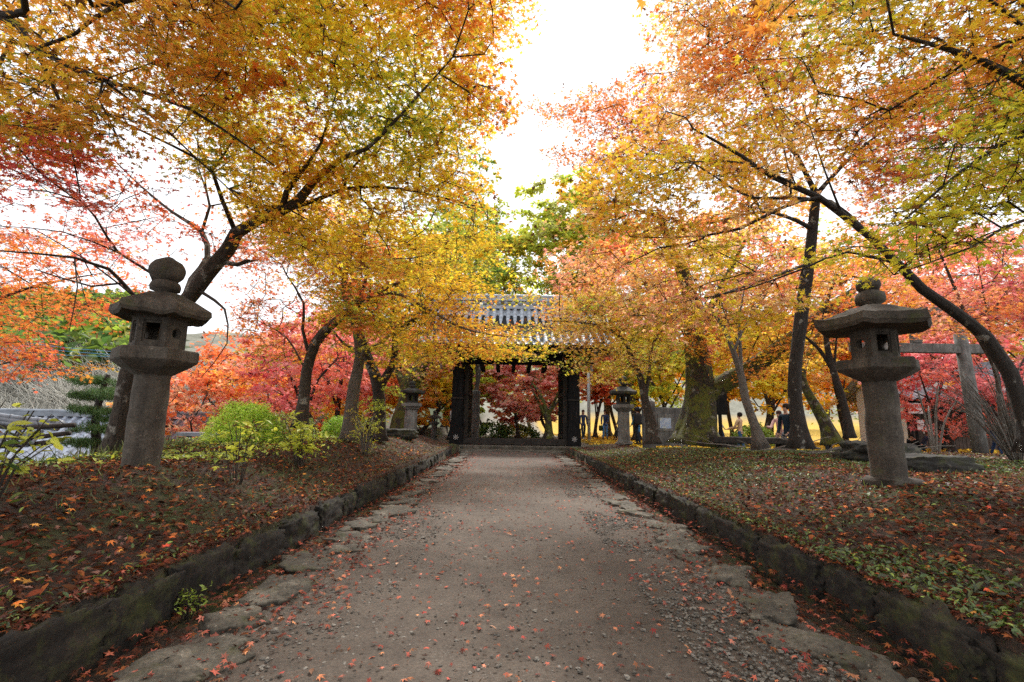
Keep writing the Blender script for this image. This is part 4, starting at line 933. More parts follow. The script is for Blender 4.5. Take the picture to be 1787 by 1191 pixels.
# green wooded hill on the far left: a far-off wood, one mass
rg = np.random.default_rng(5); n = 2600
q = rg.uniform((-150, 40), (-14, 150), (n, 2)); q = q[q[:, 0] < -.74*q[:, 1]]; hh = Hs(q[:, 0], q[:, 1])
ridge_ = 26*sm((q[:, 1]-45)/50)*sm((-q[:, 0]-10)/30)
X = axis([(-190, 20, 6)]); Yq = axis([(40, 170, 6)]); XX, YY = np.meshgrid(X, Yq)
def hill(x, y): return Hs(x, y)+7*sm((y-45)/45)*sm((-x-14)/30)*sm((-x/np.maximum(y, 1)-.71)/.09)-.6
ZZ = hill(XX, YY); nx, ny = len(X), len(Yq); ii = (np.arange(ny-1)[:, None]*nx+np.arange(nx-1)[None]).ravel()
tag(MB().add(np.stack((XX, YY, ZZ), -1), np.stack((ii, ii+1, ii+nx+1, ii+nx), -1)).build('hill', simple('hill_soil', (.045, .055, .025), .95, .3, .4, 0)), kind='structure')
mb = MB(); cz = hill(q[:, 0], q[:, 1]); c = np.stack((q[:, 0], q[:, 1], cz+1.5), -1)
for s_ in range(3):
    spray(mb, None, c+np.array((0, 0, s_*.9))+rg.normal(0, .5, c.shape), 2.3-.5*s_, 26, .95, [DGR, DGR, GRN, (.07, .12, .04), OLI], 'rh', rg, flat=.9, tilt=.8, twigs=0, droop=.5)
tag(mb.build('distant_wood', M['leaf'], smooth=False), 'dark green wooded hillside behind the orange maple at the far left', 'wood', kind='stuff')
# silvery bare thicket on the slope left
rg = np.random.default_rng(6); mb = MB(); n = 2600
q = rg.uniform((-48, 26), (-8, 47), (n, 2)); q = q[(q[:, 0] < -q[:, 1]*.32)]; b0 = np.stack((q[:, 0], q[:, 1], Hs(q[:, 0], q[:, 1])), -1)
for s_ in range(9):
    e = b0+np.stack((rg.normal(0, .9, len(q)), rg.normal(0, .9, len(q)), rg.uniform(.8, 2.4, len(q))), -1); m_ = (b0+e)/2+rg.normal(0, .25, b0.shape); ringed(mb, b0, m_, e, .035)
    e2 = m_+np.stack((rg.normal(0, .8, len(q)), rg.normal(0, .8, len(q)), rg.uniform(.1, .9, len(q))), -1); ringed(mb, m_, (m_+e2)/2, e2, .02)
tag(mb.build('bare_thicket', M['silver']), 'silvery leafless thicket covering the slope at the left', 'thicket', kind='stuff')
# ------------------------------------------------------------------ shrubs and plants
def shrub(name, label, base, h, r, pal, seed, stems=8, n=900, size=.05, kind='oval', group=None, round_=True, stemr=.008, bark=None, cat='shrub', nc=60, lean=(0, 0), spread=1):
    rg = np.random.default_rng(seed); b = np.array(base, float); sk = Skel()
    for k in range(stems):
        a = rg.uniform(0, 2*PI); rr = r*rg.uniform(.2, .85)*spread; e = b+np.array((math.cos(a)*rr+lean[0], math.sin(a)*rr+lean[1], h*rg.uniform(.6, 1)))
        m_ = b+(e-b)*.5+np.array((0, 0, h*.12)); st = b+np.array((math.cos(a)*.04, math.sin(a)*.04, -.03)); sk.limb([np.array((*st, stemr)), np.array((*m_, stemr*.8)), np.array((*e, stemr*.4))], attach=False)
    if round_:
        d = rg.normal(size=(nc, 3)); d /= np.linalg.norm(d, axis=1, keepdims=True); d[:, 2] = np.abs(d[:, 2]); d *= rg.uniform(.75, 1, (nc, 1))*(1+.14*fbm(d*2+seed, 2)[:, None])
        c = b+d*np.array((r, r, h))+np.array((0, 0, .02))
    else:
        P0 = np.array(sk.p); P0 = P0[P0[:, 2] > b[2]+h*.25]; c = P0[rg.integers(0, len(P0), nc)]+rg.normal(0, .07*r/.4, (nc, 3))
    root = empty(name, b, label, cat, group)
    if nc > 1: sk.wire(c, .3, rg, seg=.12)
    mbL = MB()
    if n: spray(mbL, None, c, r*.24 if round_ else r*.22, max(1, n//nc), size, pal, kind, rg, flat=.8, tilt=.7 if round_ else .5, twigs=0, sd=seed)
    obs = [sk.mesh(.002, .4, maxr=stemr).build('stems', bark or M['bark_brown'], root)]
    if n: obs.append(mbL.build('foliage', M['plant'], root, smooth=False))
    for o in obs: o.location = tuple(-b)
    return root
def gb(px, Y, dz=0):
    x = P(px, 740, Y)[0]; return (x, Y, float(Hs(x, Y))+dz)
LG = [(.22, .38, .03), (.48, .70, .07), (.66, .82, .12)]
shrub('azalea_shrub', 'bright lime green rounded shrub beside the bent dark trunk on the left bank', gb(430, 8.6), .72, .62, LG, 1, n=16000, nc=260, size=.038)
shrub('azalea_shrub', 'smaller round green clipped shrub just left of the pale scarred trunk', gb(592, 12), .52, .45, LG, 2, n=6000, nc=140, size=.045)
shrub('azalea_shrub', 'dark low shrub behind the bright lime shrub', gb(500, 11.4), .55, .7, [DGR, GRN, (.1, .04, .04)], 3, n=2200, nc=90, size=.06)
shrub('leafy_plant', 'tall young plant with large yellow green leaves right of the left lantern', gb(424, 4.9), .58, .30, [GRN, LIM, (.5, .5, .08)], 4, stems=7, n=110, nc=36, size=.085, round_=False, stemr=.007)
shrub('leafy_plant', 'young plant with broad green leaves and grass at its foot below the bent trunk', gb(528, 6.4), .62, .38, [GRN, LIM, LGR], 5, stems=10, n=420, nc=60, size=.08, round_=False)
shrub('dry_shrub', 'dry twiggy shrub with fine yellow green leaves below the forked trunk', gb(640, 8.8), .75, .42, [LIM, OLI, GOLD], 6, stems=22, n=420, nc=70, size=.05, round_=False, bark=M['twig'])
shrub('leafy_plant', 'low leafy plant with bare twigs at the left edge of the picture', (-2.95, 2.75, float(Hs(-2.95, 2.75))), .62, .42, [GRN, DGR, LIM], 7, stems=14, n=150, nc=50, size=.08, round_=False, stemr=.006)
shrub('fern', 'small fern in the gutter under the left kerb', (-1.72, 2.75, -.04), .14, .13, [DGR, GRN], 8, stems=10, n=150, nc=40, size=.03, round_=False, stemr=.003)
shrub('bare_shrub', 'large leafless shrub with pale arching stems at the right edge before the torii', gb(1765, 8.6), 1.75, 1.15, [OLI], 9, stems=46, n=0, nc=190, round_=False, stemr=.010, bark=M['twig'], lean=(-.5, 0))
shrub('bare_shrub', 'slim leafless shrub with pale forked stems before the wooden building', gb(1625, 14), 2.3, .9, [OLI], 10, stems=7, n=0, nc=50, round_=False, stemr=.03, bark=M['twig'])
shrub('leafy_plant', 'low green plant at the foot of the stone before the big right lantern', (3.35, 2.9, float(Hs(3.35, 2.9))), .14, .22, [GRN, LGR], 12, stems=6, n=24, nc=10, size=.11, round_=False, stemr=.003)
# niwaki pine behind the left lantern
rg = np.random.default_rng(40); b = np.array(gb(172, 12)); b[2] = -1.6
root = empty('pine_tree', b, 'clipped cloud pine with dark green pads left of the lantern', 'tree'); sk = Skel()
sk.limb([np.array((*b, .14)), np.array((*(b+(.1, 0, 1.4)), .11)), np.array((*(b+(-.1, 0, 2.6)), .08)), np.array((*(b+(.05, 0, 3.6)), .05))])
mbL = MB(); pads = [P(166, 666, 12), P(154, 693, 12.1), P(190, 690, 11.8), P(172, 718, 11.9), P(182, 752, 11.8), P(150, 775, 12), P(205, 735, 12.1)]
cs = []
for p in pads:
    c = p+rg.normal(0, 1, (26, 3))*np.array((.24, .2, .035)); cs.append(c)
cs = np.concatenate(cs); sk.wire(np.array(pads), .2, rg)
m_ = np.repeat(np.arange(len(cs)), 60); pos = cs[m_]+rg.normal(0, .06, (len(m_), 3))*np.array((1, 1, .6)); nr = rg.normal(0, 1, (len(m_), 3))
hd = rg.normal(0, .6, (len(m_), 3))+np.array((0, 0, 1.)); hd /= np.linalg.norm(hd, axis=1, keepdims=True)
ringed(mbL, pos, pos+hd*.05, pos+hd*.1, .006); mbL.has = True
mbL.Co = [gradcol([(.06, .13, .03), (.10, .20, .04), (.16, .30, .06)], rg.random(len(v_))) for v_ in mbL.V]
for o in (sk.mesh(.01).build('trunk', M['bark'], root), mbL.build('crown', M['plant'], root)): o.location = tuple(-b)
# rocks and fallen slab
for (px, Y_, sz, lab, rz) in ((1530, 8.6, (1.3, .8, .46), 'dark mossy boulder behind the left side of the big right lantern', .1), (1606, 6.9, (1.05, .55, .30), 'long low dark rock lying right of the big right lantern', -.15), (695, 13.5, (.9, .5, .3), 'dark low rock beside the squat lantern', .2), (1640, 5.2, (.11, .05, .03), 'tiny white pebble on the right bank', .4)):
    p = gb(px, Y_); mb = MB(); rock(mb, (0, 0, 0), sz, int(px), .55, 24, .22, amp2=.05); o = mb.build('rock' if sz[0] > .2 else 'pebble', M['stone_dark'] if sz[0] > .2 else M['white']); o.location = (p[0], p[1], p[2]+sz[2]*.25); o.rotation_euler = (0, 0, rz); tag(o, lab, 'rock' if sz[0] > .2 else 'pebble')
# timber bench by the massive tree
p = gb(1318, 12.6); bn = empty('log_bench', (p[0], p[1], p[2]), 'long dark timber beam on short blocks beside the massive mossy tree', 'bench')
MB().box((0, 0, .28), (2.3, .32, .16), bev=.02).build('seat', M['wood2'], bn, False)
for sx in (-.75, .75): MB().box((sx, 0, .09), (.4, .3, .21), bev=.02).build('support_block', M['wood2'], bn, False)
# brushwood
sp_ = [(1395, 770), (1410, 758), (1440, 775), (1470, 762), (1500, 780), (1420, 790), (1380, 765), (1460, 790), (1350, 775), (1520, 770), (1300, 772), (1430, 765)]
for i, (a, b_) in enumerate(sp_):
    q0 = P(a, b_, 10.2+.15*i); L = random.uniform(1.0, 2.0); an = random.uniform(-.5, .5)+(PI if random.random() < .4 else 0); z0 = float(Hs(q0[0], q0[1]))
    pts = [(q0[0]+math.cos(an)*L*t, q0[1]+math.sin(an)*L*t*.5, float(Hs(q0[0]+math.cos(an)*L*t, q0[1]+math.sin(an)*L*t*.5))+.04+.3*t*(i % 3)*.5+random.uniform(0, .04)) for t in np.linspace(0, 1, 7)]
    mb = MB().tube(pts, np.linspace(.022, .007, 7), 5); mb.tube([pts[3], (pts[3][0]+.3*math.cos(an+.7), pts[3][1]+.2, pts[3][2]+.14), (pts[3][0]+.55*math.cos(an+.7), pts[3][1]+.3, pts[3][2]+.2)], (.012, .008, .004), 4)
    o = mb.build('fallen_branch', M['twig']); rebase(o, pts[0]); tag(o, 'thin pale fallen branch in the brush pile left of the big right lantern', 'branch', 'fallen branches in the brush pile')

# ------------------------------------------------------------------ torii
p = P(1703, 768, 14.0); TZ = float(Hs(p[0], 14.0)); 
tr_ = empty('torii', (p[0]-1.35, 14.0, TZ), 'grey stone torii standing behind the big right lantern', 'torii')
for sx in (-1, 1):
    mb = MB().tube([(sx*1.45, 0, -.1), (sx*1.38, 0, 2.0), (sx*1.30, 0, 4.1)], (.185, .17, .155), 24); mb.build('pillar', M['stone2'], tr_)
    MB().lathe([(.27, -.05), (.27, .1), (.21, .16)], 24, c=(sx*1.45, 0, 0)).build('pillar_base', M['stone2'], tr_)
MB().box((0, 0, 3.22), (3.9, .20, .27), bev=.01).build('tie_beam', M['stone2'], tr_, False)
MB().box((0, 0, 3.62), (.28, .16, .5), bev=.01).build('strut', M['stone2'], tr_, False)
mb = MB()
for i in range(12):
    x = -2.35+i*.43; mb.box((x, 0, 4.08+.006*x*x*4), (.432, .28, .2)); mb.box((x, 0, 4.32+.006*x*x*4), (.432, .38, .2))
mb.build('top_beam', M['stone2'], tr_, False)
# ------------------------------------------------------------------ wooden building right
HY = 22.0; hx0, hx1 = P(1582, 740, HY)[0], P(1860, 740, HY)[0]; hz = float(Hs(hx0+3, HY))-.1
hs = empty('wooden_building', ((hx0+hx1)/2, HY, hz), 'low wooden building with brown boards, white plaster and grey tiled roof behind the torii', 'building')
W_ = hx1-hx0
MB().box((0, 1.5, 1.55), (W_, 3.0, 3.1)).build('wall', M['plaster'], hs, False)
mb = MB()
for i in range(int(W_/.17)): mb.box((-W_/2+.08+i*.17, -.03, .82), (.15, .05, 1.64))
mb.build('board_cladding', M['boards'], hs, False)
MB().box((0, -.04, 1.72), (W_, .1, .12)).box((0, -.04, 2.6), (W_, .1, .12)).build('wall_rail', M['wood'], hs, False)
for i in range(6): MB().box((-W_/2+.1+i*(W_-.2)/5, -.05, 1.3), (.16, .14, 2.6)).build('post', M['wood'], hs, False)
mb = MB(); V, Q = roof_slope(-W_/2-.6, W_/2+.6, (-1.1, 2.25), (1.5, 4.0), .3, .3, .06); mb.add(V, Q); V, Q = roof_slope(-W_/2-.6, W_/2+.6, (4.1, 2.25), (1.5, 4.0), .3, .3, .06); mb.add(V, Q[:, ::-1])
r_ = mb.build('roof', M['tile'], hs, False); MB().box((0, 1.5, 4.12), (W_+1.2, .3, .3)).build('ridge', M['tile_dark'], r_, False)
MB().box((0, -.5, 2.2), (W_+1.1, 1.2, .06), rot=((1, 0, 0), (0, .83, -.55), (0, .55, .83))).build('roof_underside', M['wood'], r_, False)
p = P(1598, 713, 20.9); sg = empty('poster_board', (p[0], 20.9, p[2]), 'white board with a flat red triangle on the wooden building', 'sign')
MB().box((0, 0, 0), (.62, .04, .44)).build('board', M['white'], sg, False)
MB().add([(-.29, -.024, -.12), (-.10, -.024, .02), (.2, -.024, -.12), (-.29, -.0235, -.12), (-.10, -.0235, .02), (.2, -.0235, -.12)], None, [(0, 2, 1), (3, 4, 5)]).build('red_triangle', M['red'], sg, False)
MB().box((0, .09, -.75), (.08, .08, 1.9)).build('post', M['wood'], sg, False)
for px, py, lab in ((1607, 742, 'white paper notice low on the board wall of the wooden building'), (1619, 750, 'cream paper notice low beside the white one')):
    p = P(px, py, 20.7); o = MB().box((0, 0, 0), (.28 if px < 1610 else .36, .03, .42 if px < 1610 else .34)).build('notice', M['white'] if px < 1610 else M['plaster'], None, False); o.location = tuple(p); tag(o, lab, 'notice')
# ------------------------------------------------------------------ slabs, notice stones and pole by the forecourt
p = P(1133, 775, 17.5); z = float(Hs(p[0], 17.5)); mb = MB(); rock(mb, (0, 0, .78), (.44, .24, 1.9), 3, 1.0, 16, .025); o = mb.build('stone_slab', M['slab']); o.location = (p[0], 17.5, z); tag(o, 'upright dark stone slab just left of the small maple near the slim lantern', 'monument')
p = P(1168, 760, 20.5); z = float(Hs(p[0], 20.5)); nb = empty('stone_notice_board', (p[0], 20.5, z), 'low weathered stone wall with a pale blue poster, right of the upright slab', 'notice board')
MB().box((.1, 0, .75), (1.55, .2, 1.7), bev=.03).build('panel', M['slab'], nb, False)
mb = MB().box((-.18, -.115, .98), (.62, .02, .68)); po = mb.build('poster', M['stone2'], nb, False)
m, nt, b = mat('poster_picture'); v = coords(nt, False); c = ramp(nt, noise(nt, v, 2.6, 2, .4), [(.35, (.5, .53, .55)), (.55, (.26, .34, .5)), (.7, (.48, .5, .42))]); nt.links.new(c, b.inputs['Base Color'])
MB().box((-.18, -.127, .95), (.46, .004, .42)).build('picture', m, po, False)
p = P(1028, 755, 26); o = MB().tube([(0, 0, -.1), (0, 0, 3.6)], .085, 12).build('pole', M['metal']); o.location = (p[0], 26, float(Hs(p[0], 26))); tag(o, 'plain light grey pole between the two strolling people in navy', 'pole')
p = P(1255, 700, 16.5); z = float(Hs(p[0], 16.5)); nb = empty('sign_post', (p[0], 16.5, z), 'black notice box on a thin post right of the massive mossy tree', 'sign'); MB().box((0, 0, 1.75), (.52, .12, .85), bev=.02).build('box', M['wood'], nb, False); MB().box((0, .0, .7), (.09, .09, 1.4)).build('post', M['wood'], nb, False)
# inscribed white stone pillar seen through the gate
p = P(829, 765, 22.5); z = 0.1; pl = empty('inscribed_pillar', (p[0], 22.5, z), 'pale grey inscribed stone pillar at the left inside the gate opening', 'stone pillar')
mb = MB(); rock(mb, (0, 0, 1.05), (.34, .3, 2.5), 9, 1.05, 14, .015); mb.build('shaft', M['stone2'], pl)
mb = MB(); rr = random.Random(3)
for k in range(9):     # carved vertical writing, strokes only readable as marks at this size
    zz = 2.0-k*.2
    for s_ in range(4): mb.box((rr.uniform(-.04, .04), -.142, zz+rr.uniform(-.06, .06)), (rr.choice((.10, .014)), .01, rr.choice((.014, .09))))
mb.build('carved_writing', M['ink'], pl, False)
# roofed notice board left
p = P(347, 775, 11.5); z = float(Hs(p[0], 11.5)); rn = empty('roofed_notice_board', (p[0], 11.5, P(347, 787, 11.5)[2]-.3), 'small dark notice board under a flat grey roof behind the left lantern', 'notice board')
MB().box((0, 0, .66), (.86, .5, .05)).box((0, -.02, .70), (.80, .44, .04)).build('roof', M['tile_dark'], rn, False)
MB().box((.08, .02, .36), (.55, .08, .36)).build('board', M['wood'], rn, False)
for sx in (-.28, .36): MB().box((sx, .05, .1), (.07, .07, 1.1)).build('post', M['wood2'], rn, False)
# houses below the left bank
def tiled_house(loc, L, D, zr, ze, rz, label, name='tiled_house', mat_=M['tile']):
    h_ = empty(name, loc, label, 'house', None, rz); mb = MB()
    V, Q = roof_slope(-L/2, L/2, (-D/2, ze), (0, zr), .28, .26, .055); mb.add(V, Q); V, Q = roof_slope(-L/2, L/2, (D/2, ze), (0, zr), .28, .26, .055); mb.add(V, Q[:, ::-1])
    r_ = mb.build('roof', mat_, h_, False)
    rd = MB().box((0, 0, zr+.06), (L+.1, .26, .12)); rd.tube([(-L/2-.1, 0, zr+.14), (L/2+.1, 0, zr+.14)], .07, 12); rd.build('ridge', M['tile_dark'], r_, False)
    MB().box((0, 0, ze-1.6), (L-1, D-1.2, 3.2)).build('wall', M['plaster'], h_, False)
    MB().box((0, 0, ze-.08), (L-.1, D-.2, .08)).build('eave_board', M['wood2'], h_, False)
    return h_
tiled_house((-14.3, 15.2, -.2), 12.4, 8.4, 1.15, -1.75, R(4), 'house with a broad grey tiled roof below the left bank', mat_=M['tile_pale'])
tiled_house((-9.6, 16.2, -1.3), 3.6, 4.2, .9, -.2, R(78), 'small tiled roof seen low behind the left lantern and notice board', 'tiled_shed')
sh = empty('tiled_gate_roof', (-11.0, 10.4, 0), 'curved end of a grey tiled roof with dark rafters at the left edge', 'roof')
tt = np.linspace(0, 1, 24); e0, e1 = P(-170, 690, 10.4)-np.array((-11.0, 10.4, 0)), P(104, 741, 10.4)-np.array((-11.0, 10.4, 0)); cv = e0[None]*(1-tt[:, None])+e1[None]*tt[:, None]+np.stack((0*tt, 0*tt, -.10*np.sin(tt*PI)), -1)
mb = MB().tube(cv+np.array((0, 0, .05)), .05, 12); mb.tube(cv-np.array((0, 0, .02)), .065, 8); mb.tube(cv-np.array((0, .02, .09)), .05, 8)
for q_ in cv[::2]: mb.tube([q_+np.array((-.012, 0, .05)), q_+np.array((.012, 0, .05))], .060, 10)
mb.tube([cv[-1]+np.array((-.02, 0, 0)), cv[-1]+np.array((.05, 0, 0))], .085, 14)
mb.build('ridge', M['tile_dark'], sh)
for (qa, qb) in (((-60, 742), (130, 742)), ((-60, 770), (122, 756)), ((-60, 778), (96, 771))):
    e_ = P(*qa, 10.3)-np.array((-11.0, 10.4, 0)); f_ = P(*qb, 10.3)-np.array((-11.0, 10.4, 0)); MB().tube([e_, (e_+f_)/2-np.array((0, 0, .06)), f_], (.04, .045, .05), 8).build('eave_end', M['wood2'], sh)
V, Q = roof_slope(e0[0], e1[0]-.3, (-.5, .42), (0, .62), .24, .2, .04); MB().add(V, Q).build('roof', M['tile_dark'], sh, False)
MB().box((e0[0]+.6, -.2, .34), (1.6, .12, .12)).build('beam', M['wood'], sh, False)
for sx in (e0[0]+.2, e0[0]+1.2): MB().box((sx, -.2, -1.5), (.16, .16, 3.6)).build('post', M['wood'], sh, False)
# power lines
for i, (ya, yb) in enumerate(((575, 612), (583, 617), (600, 619))):
    a = P(-120, ya-20, 34); b_ = P(230, yb+4, 26); pts = [a*(1-t)+b_*t-np.array((0, 0, .5*math.sin(PI*t))) for t in np.linspace(0, 1, 20)]
    o = MB().tube(pts, .013, 5).build('power_line', M['wire']); rebase(o, pts[0]); tag(o, ('topmost', 'middle', 'lowest')[i]+' of the three thin blue cables crossing the orange maple at the left', 'cable', 'blue cables at the left')

# ------------------------------------------------------------------ people
def skin_obj(name, chains, m_, parent, sub=1):
    """chains: list of lists of (x,y,z,rx,ry) starting at shared points"""
    V = []; E = []; Rr = []; roots = []; idx = {}
    def vid(p, new_root=False):
        k = tuple(round(c, 4) for c in p[:3])
        if k in idx: return idx[k], False
        idx[k] = len(V); V.append(p[:3]); Rr.append((p[3], p[4] if len(p) > 4 else p[3])); return idx[k], True
    for ch in chains:
        pr, isnew = vid(ch[0])
        if isnew: roots.append(pr)
        for p in ch[1:]:
            c, _ = vid(p); E.append((pr, c)); pr = c
    me = bpy.data.meshes.new(name); me.from_pydata([tuple(v) for v in V], E, []); me.materials.append(m_)
    o = bpy.data.objects.new(name, me); C.objects.link(o); o.parent = parent
    md = o.modifiers.new('skin', 'SKIN'); md.use_smooth_shade = True
    if not me.skin_vertices: me.attributes.new('skin', 'FLOAT', 'POINT') if 0 else None
    bm = bmesh.new(); bm.from_mesh(me); ly = bm.verts.layers.skin.verify(); bm.verts.ensure_lookup_table()
    for v, r in zip(bm.verts, Rr): v[ly].radius = r; v[ly].use_root = False
    for q in roots: bm.verts[q][ly].use_root = True
    bm.to_mesh(me); bm.free()
    if sub: s_ = o.modifiers.new('sub', 'SUBSURF'); s_.levels = sub; s_.render_levels = sub
    return o
_mc = {}
def cloth(c, r=.85):
    k = tuple(c)
    if k not in _mc: _mc[k] = simple('cloth_%d' % len(_mc), c, r, 12, .2, .2, .004)
    return _mc[k]
SKIN = (.48, .28, .2)
def person(px, Y, label, top, legs, h=1.66, face=0, stride=.12, arm=(.1, .1), coat=0, hair=(.015, .01, .008), hairlen=.0, shoes=(.03, .03, .03), z=None, bend=0, hold=None, hat=None, px_is_x=None):
    x = P(px, 740, Y)[0]; z = float(Hs(x, Y)) if z is None else z
    root = empty('person', (x, Y, z), label, 'person', None, face); u = h
    sp = stride*u
    def b_(p):   # forward bend of the upper body about the hips; forward = -Y
        x_, y_, z_, *r = p; dz = z_-.53*u
        if dz <= 0 or not bend: return p
        return (x_, y_-dz*math.sin(bend), .53*u+dz*math.cos(bend), *r)
    pel = (0, 0, .53*u, .085, .07); wst = (0, 0, .61*u, .085, .065); chs = (0, 0, .72*u, .105, .075); nb_ = (0, 0, .815*u, .06, .05); nk = (0, -.01, .85*u, .035, .035)
    hd1 = (0, -.02, .89*u, .052, .058); hd2 = (0, -.02, .94*u, .058, .068); hd3 = (0, -.01, .975*u, .045, .05); nose = (0, -.095, .915*u, .012, .012)
    L_ = []
    def leg(s, f): 
        hip = (s*.05*u, 0, .50*u, .065, .07); kn = (s*.052*u, -f*.5-.02, .275*u, .047, .05); an = (s*.05*u, -f+.02, .05*u, .03, .03); toe = (s*.055*u, -f-.11, .025*u, .026, .02); return [pel, hip, kn, an, toe]
    def armp(s, fw):
        sh_ = (s*.105*u, 0, .80*u, .042, .042); el = (s*.122*u, .01-fw*.3, .63*u, .033, .033); wr = (s*.116*u-s*fw*.12, -.05-fw*.9, (.49+.12*fw*1.6)*u, .022, .022); hn = (wr[0]-s*fw*.05, wr[1]-.02-fw*.12, wr[2]-.045+fw*.08, .024, .018); return [nb_, sh_, el, wr, hn]
    lg = [leg(-1, sp), leg(1, -sp)]; ar = [armp(-1, arm[0]), armp(1, arm[1])]
    ar = [[b_(q) for q in a] for a in ar]; ub = [b_(q) for q in (pel, wst, chs, nb_, nk, hd1, hd2, hd3)]
    ch = [ub]+lg+ar+[[b_(hd1), b_(nose)]]
    for a in ar:   # fingers and thumb
        hx, hy, hzz = a[-1][:3]; dx = np.array(a[-1][:3])-np.array(a[-2][:3]); dx /= np.linalg.norm(dx)
        for k in range(4): o_ = (k-1.5)*.015; ln = (.06, .07, .066, .05)[k]; p1 = (hx+o_*.2, hy+o_, hzz-.004*k); ch.append([(*p1, .008, .008), (p1[0]+dx[0]*ln*.5, p1[1]+dx[1]*ln*.5, p1[2]+dx[2]*ln*.5, .008, .008), (p1[0]+dx[0]*ln, p1[1]+dx[1]*ln-.006, p1[2]+dx[2]*ln, .006, .006)])
        p1 = (hx, hy-.022, hzz+.01); ch.append([(*p1, .009, .009), (p1[0]+dx[0]*.03, p1[1]-.018, p1[2]+dx[2]*.03, .008, .008)])
    body = skin_obj('body', ch, cloth(SKIN, .6), root)
    def fat(p, a, b2=None): return (*p[:3], p[3]+a, (p[4] if len(p) > 4 else p[3])+(b2 if b2 is not None else a))
    tops = [[fat(q, .022) for q in ub[:4]]]+[[fat(q, .02) for q in a[:4]] for a in ar]
    if coat:
        tops += [[fat(ub[0], .022), (0, .0, (.53-coat*.5)*u, .13, .115), (0, .0, (.53-coat)*u, .14, .12)]]
    else: tops += [[fat(ub[0], .022), (0, 0, .50*u, .125, .105)]]
    skin_obj('jacket', tops, cloth(top), root)
    trs = [[fat(l[0], .012)]+[fat(q, .017) for q in l[1:4]] for l in lg]; skin_obj('trousers', trs, cloth(legs), root)
    for l in lg:
        an, toe = l[3], l[4]; mb = MB(); rock(mb, ((an[0]+toe[0])/2, (an[1]+toe[1])/2+.0, .04), (.095, .27, .10), 2, .6, 6, .02); mb.build('shoe', cloth(shoes), root)
    hc = np.array(b_((0, .0, .94*u, 0))[:3]); mb = MB(); rock(mb, tuple(hc+np.array((0, .022, .03))), (.175, .205, .20), 1, .1, 8, .03)
    if hairlen: rock(mb, tuple(hc+np.array((0, .06, -.06-hairlen/2))), (.15, .09, .16+hairlen), 2, .3, 6, .04)
    mb.build('hair', cloth(hair), root)
    mb = MB()
    for s in (-1, 1): rock(mb, tuple(hc+np.array((s*.028, -.088, -.012))), (.02, .012, .012), 1, .1, 3, 0)
    mb.build('eyes', M['ink'], root); mb = MB(); rock(mb, tuple(hc+np.array((0, -.088, -.075))), (.04, .012, .012), 1, .1, 3, 0); mb.build('mouth', cloth((.3, .08, .07)), root)
    if hat: mb = MB(); rock(mb, tuple(hc+np.array((0, .0, .055))), (.2, .22, .16), 3, .2, 8, .02); mb.box(tuple(hc+np.array((0, -.12, .03))), (.16, .1, .015)); mb.build('cap', cloth(hat), root)
    return root
def bag(owner_xy, z, sz, col, label, name='handbag', cat='bag', off=(0, 0)):
    mb = MB(); rock(mb, (0, 0, 0), sz, 4, .75, 8, .05); o = empty(name, (owner_xy[0]+off[0], owner_xy[1]+off[1], z), label, cat); mb.build('body', cloth(col), o)
    MB().tube([(-sz[0]*.35, 0, sz[2]*.45), (-sz[0]*.2, 0, sz[2]*.8), (sz[0]*.2, 0, sz[2]*.8), (sz[0]*.35, 0, sz[2]*.45)], .012, 6).build('strap', cloth((.02, .02, .02)), o); return o
NAVY = (.03, .05, .12); JEAN = (.12, .28, .58); DK = (.015, .018, .025)
person(1018, 28, 'woman in navy jacket and dark trousers standing beside the right gate post', NAVY, (.02, .04, .07), face=.1, hair=(.05, .012, .01), shoes=(.6, .6, .6), hairlen=.08)
o = person(1056, 28, 'woman in short navy jacket and bright blue jeans walking with a dark handbag', NAVY, JEAN, face=-.35, stride=.10, hair=(.03, .012, .01), hairlen=.05, arm=(.05, .35)); bag((o.location.x-.27, 27.9), o.location.z+.62, (.2, .28, .3), (.04, .05, .015), 'dark handbag hanging at the side of the woman in bright jeans')
person(1083, 26.5, 'person in black trousers half hidden behind the slim grey lantern', (.04, .06, .03), DK, face=-1.3, stride=.16)
o = person(1113, 21.6, 'person in long sky blue coat seen from behind beside the dark slab', (.08, .28, .58), (.02, .03, .05), h=1.62, face=PI+.5, coat=.22, arm=(.2, .2), stride=.12, hat=(.02, .03, .06)); bag((o.location.x-.05, 21.6-.20), o.location.z+1.12, (.34, .22, .50), (.03, .028, .03), 'black backpack on the person in the sky blue coat', 'backpack', 'backpack')
person(1257, 24, 'person in striped white top behind the black notice box', (.5, .5, .5), (.03, .05, .1), face=1.2, h=1.6)
person(1291, 20, 'person in beige top holding up a phone, between the mossy and pale trees', (.50, .34, .22), (.03, .08, .16), face=PI+.7, arm=(.45, .45), h=1.56, z=-.02)
o = person(1373, 14.3, 'tall man in dark navy jacket and grey jeans beside the straight dark trunk', (.012, .025, .04), (.13, .16, .22), h=1.78, face=-1.1, z=-.1, arm=(.1, .2), hair=(.03, .018, .012))
person(1360, 17.2, 'woman in pale pink top raising her hand to her face beside the tall man', (.55, .33, .3), (.35, .25, .22), h=1.55, face=-.9, z=0, arm=(.8, .1), hair=(.05, .02, .015), hairlen=.15)
person(1443, 18.5, 'person in dark navy coat seen from behind with bowed head by the brush pile', (.015, .02, .04), DK, h=1.5, face=PI-.2, coat=.12, bend=.25, hair=(.12, .11, .10), z=-.25)
person(1604, 20.0, 'person with brown hair crouching low in front of the wooden building', (.03, .035, .06), DK, h=1.35, face=.8, bend=.5, hair=(.12, .05, .03), z=-.35)
person(1590, 20.3, 'person in black bending beside the brown haired one before the wooden building', (.01, .012, .015), DK, h=1.3, face=-.8, bend=.6, z=-.4)
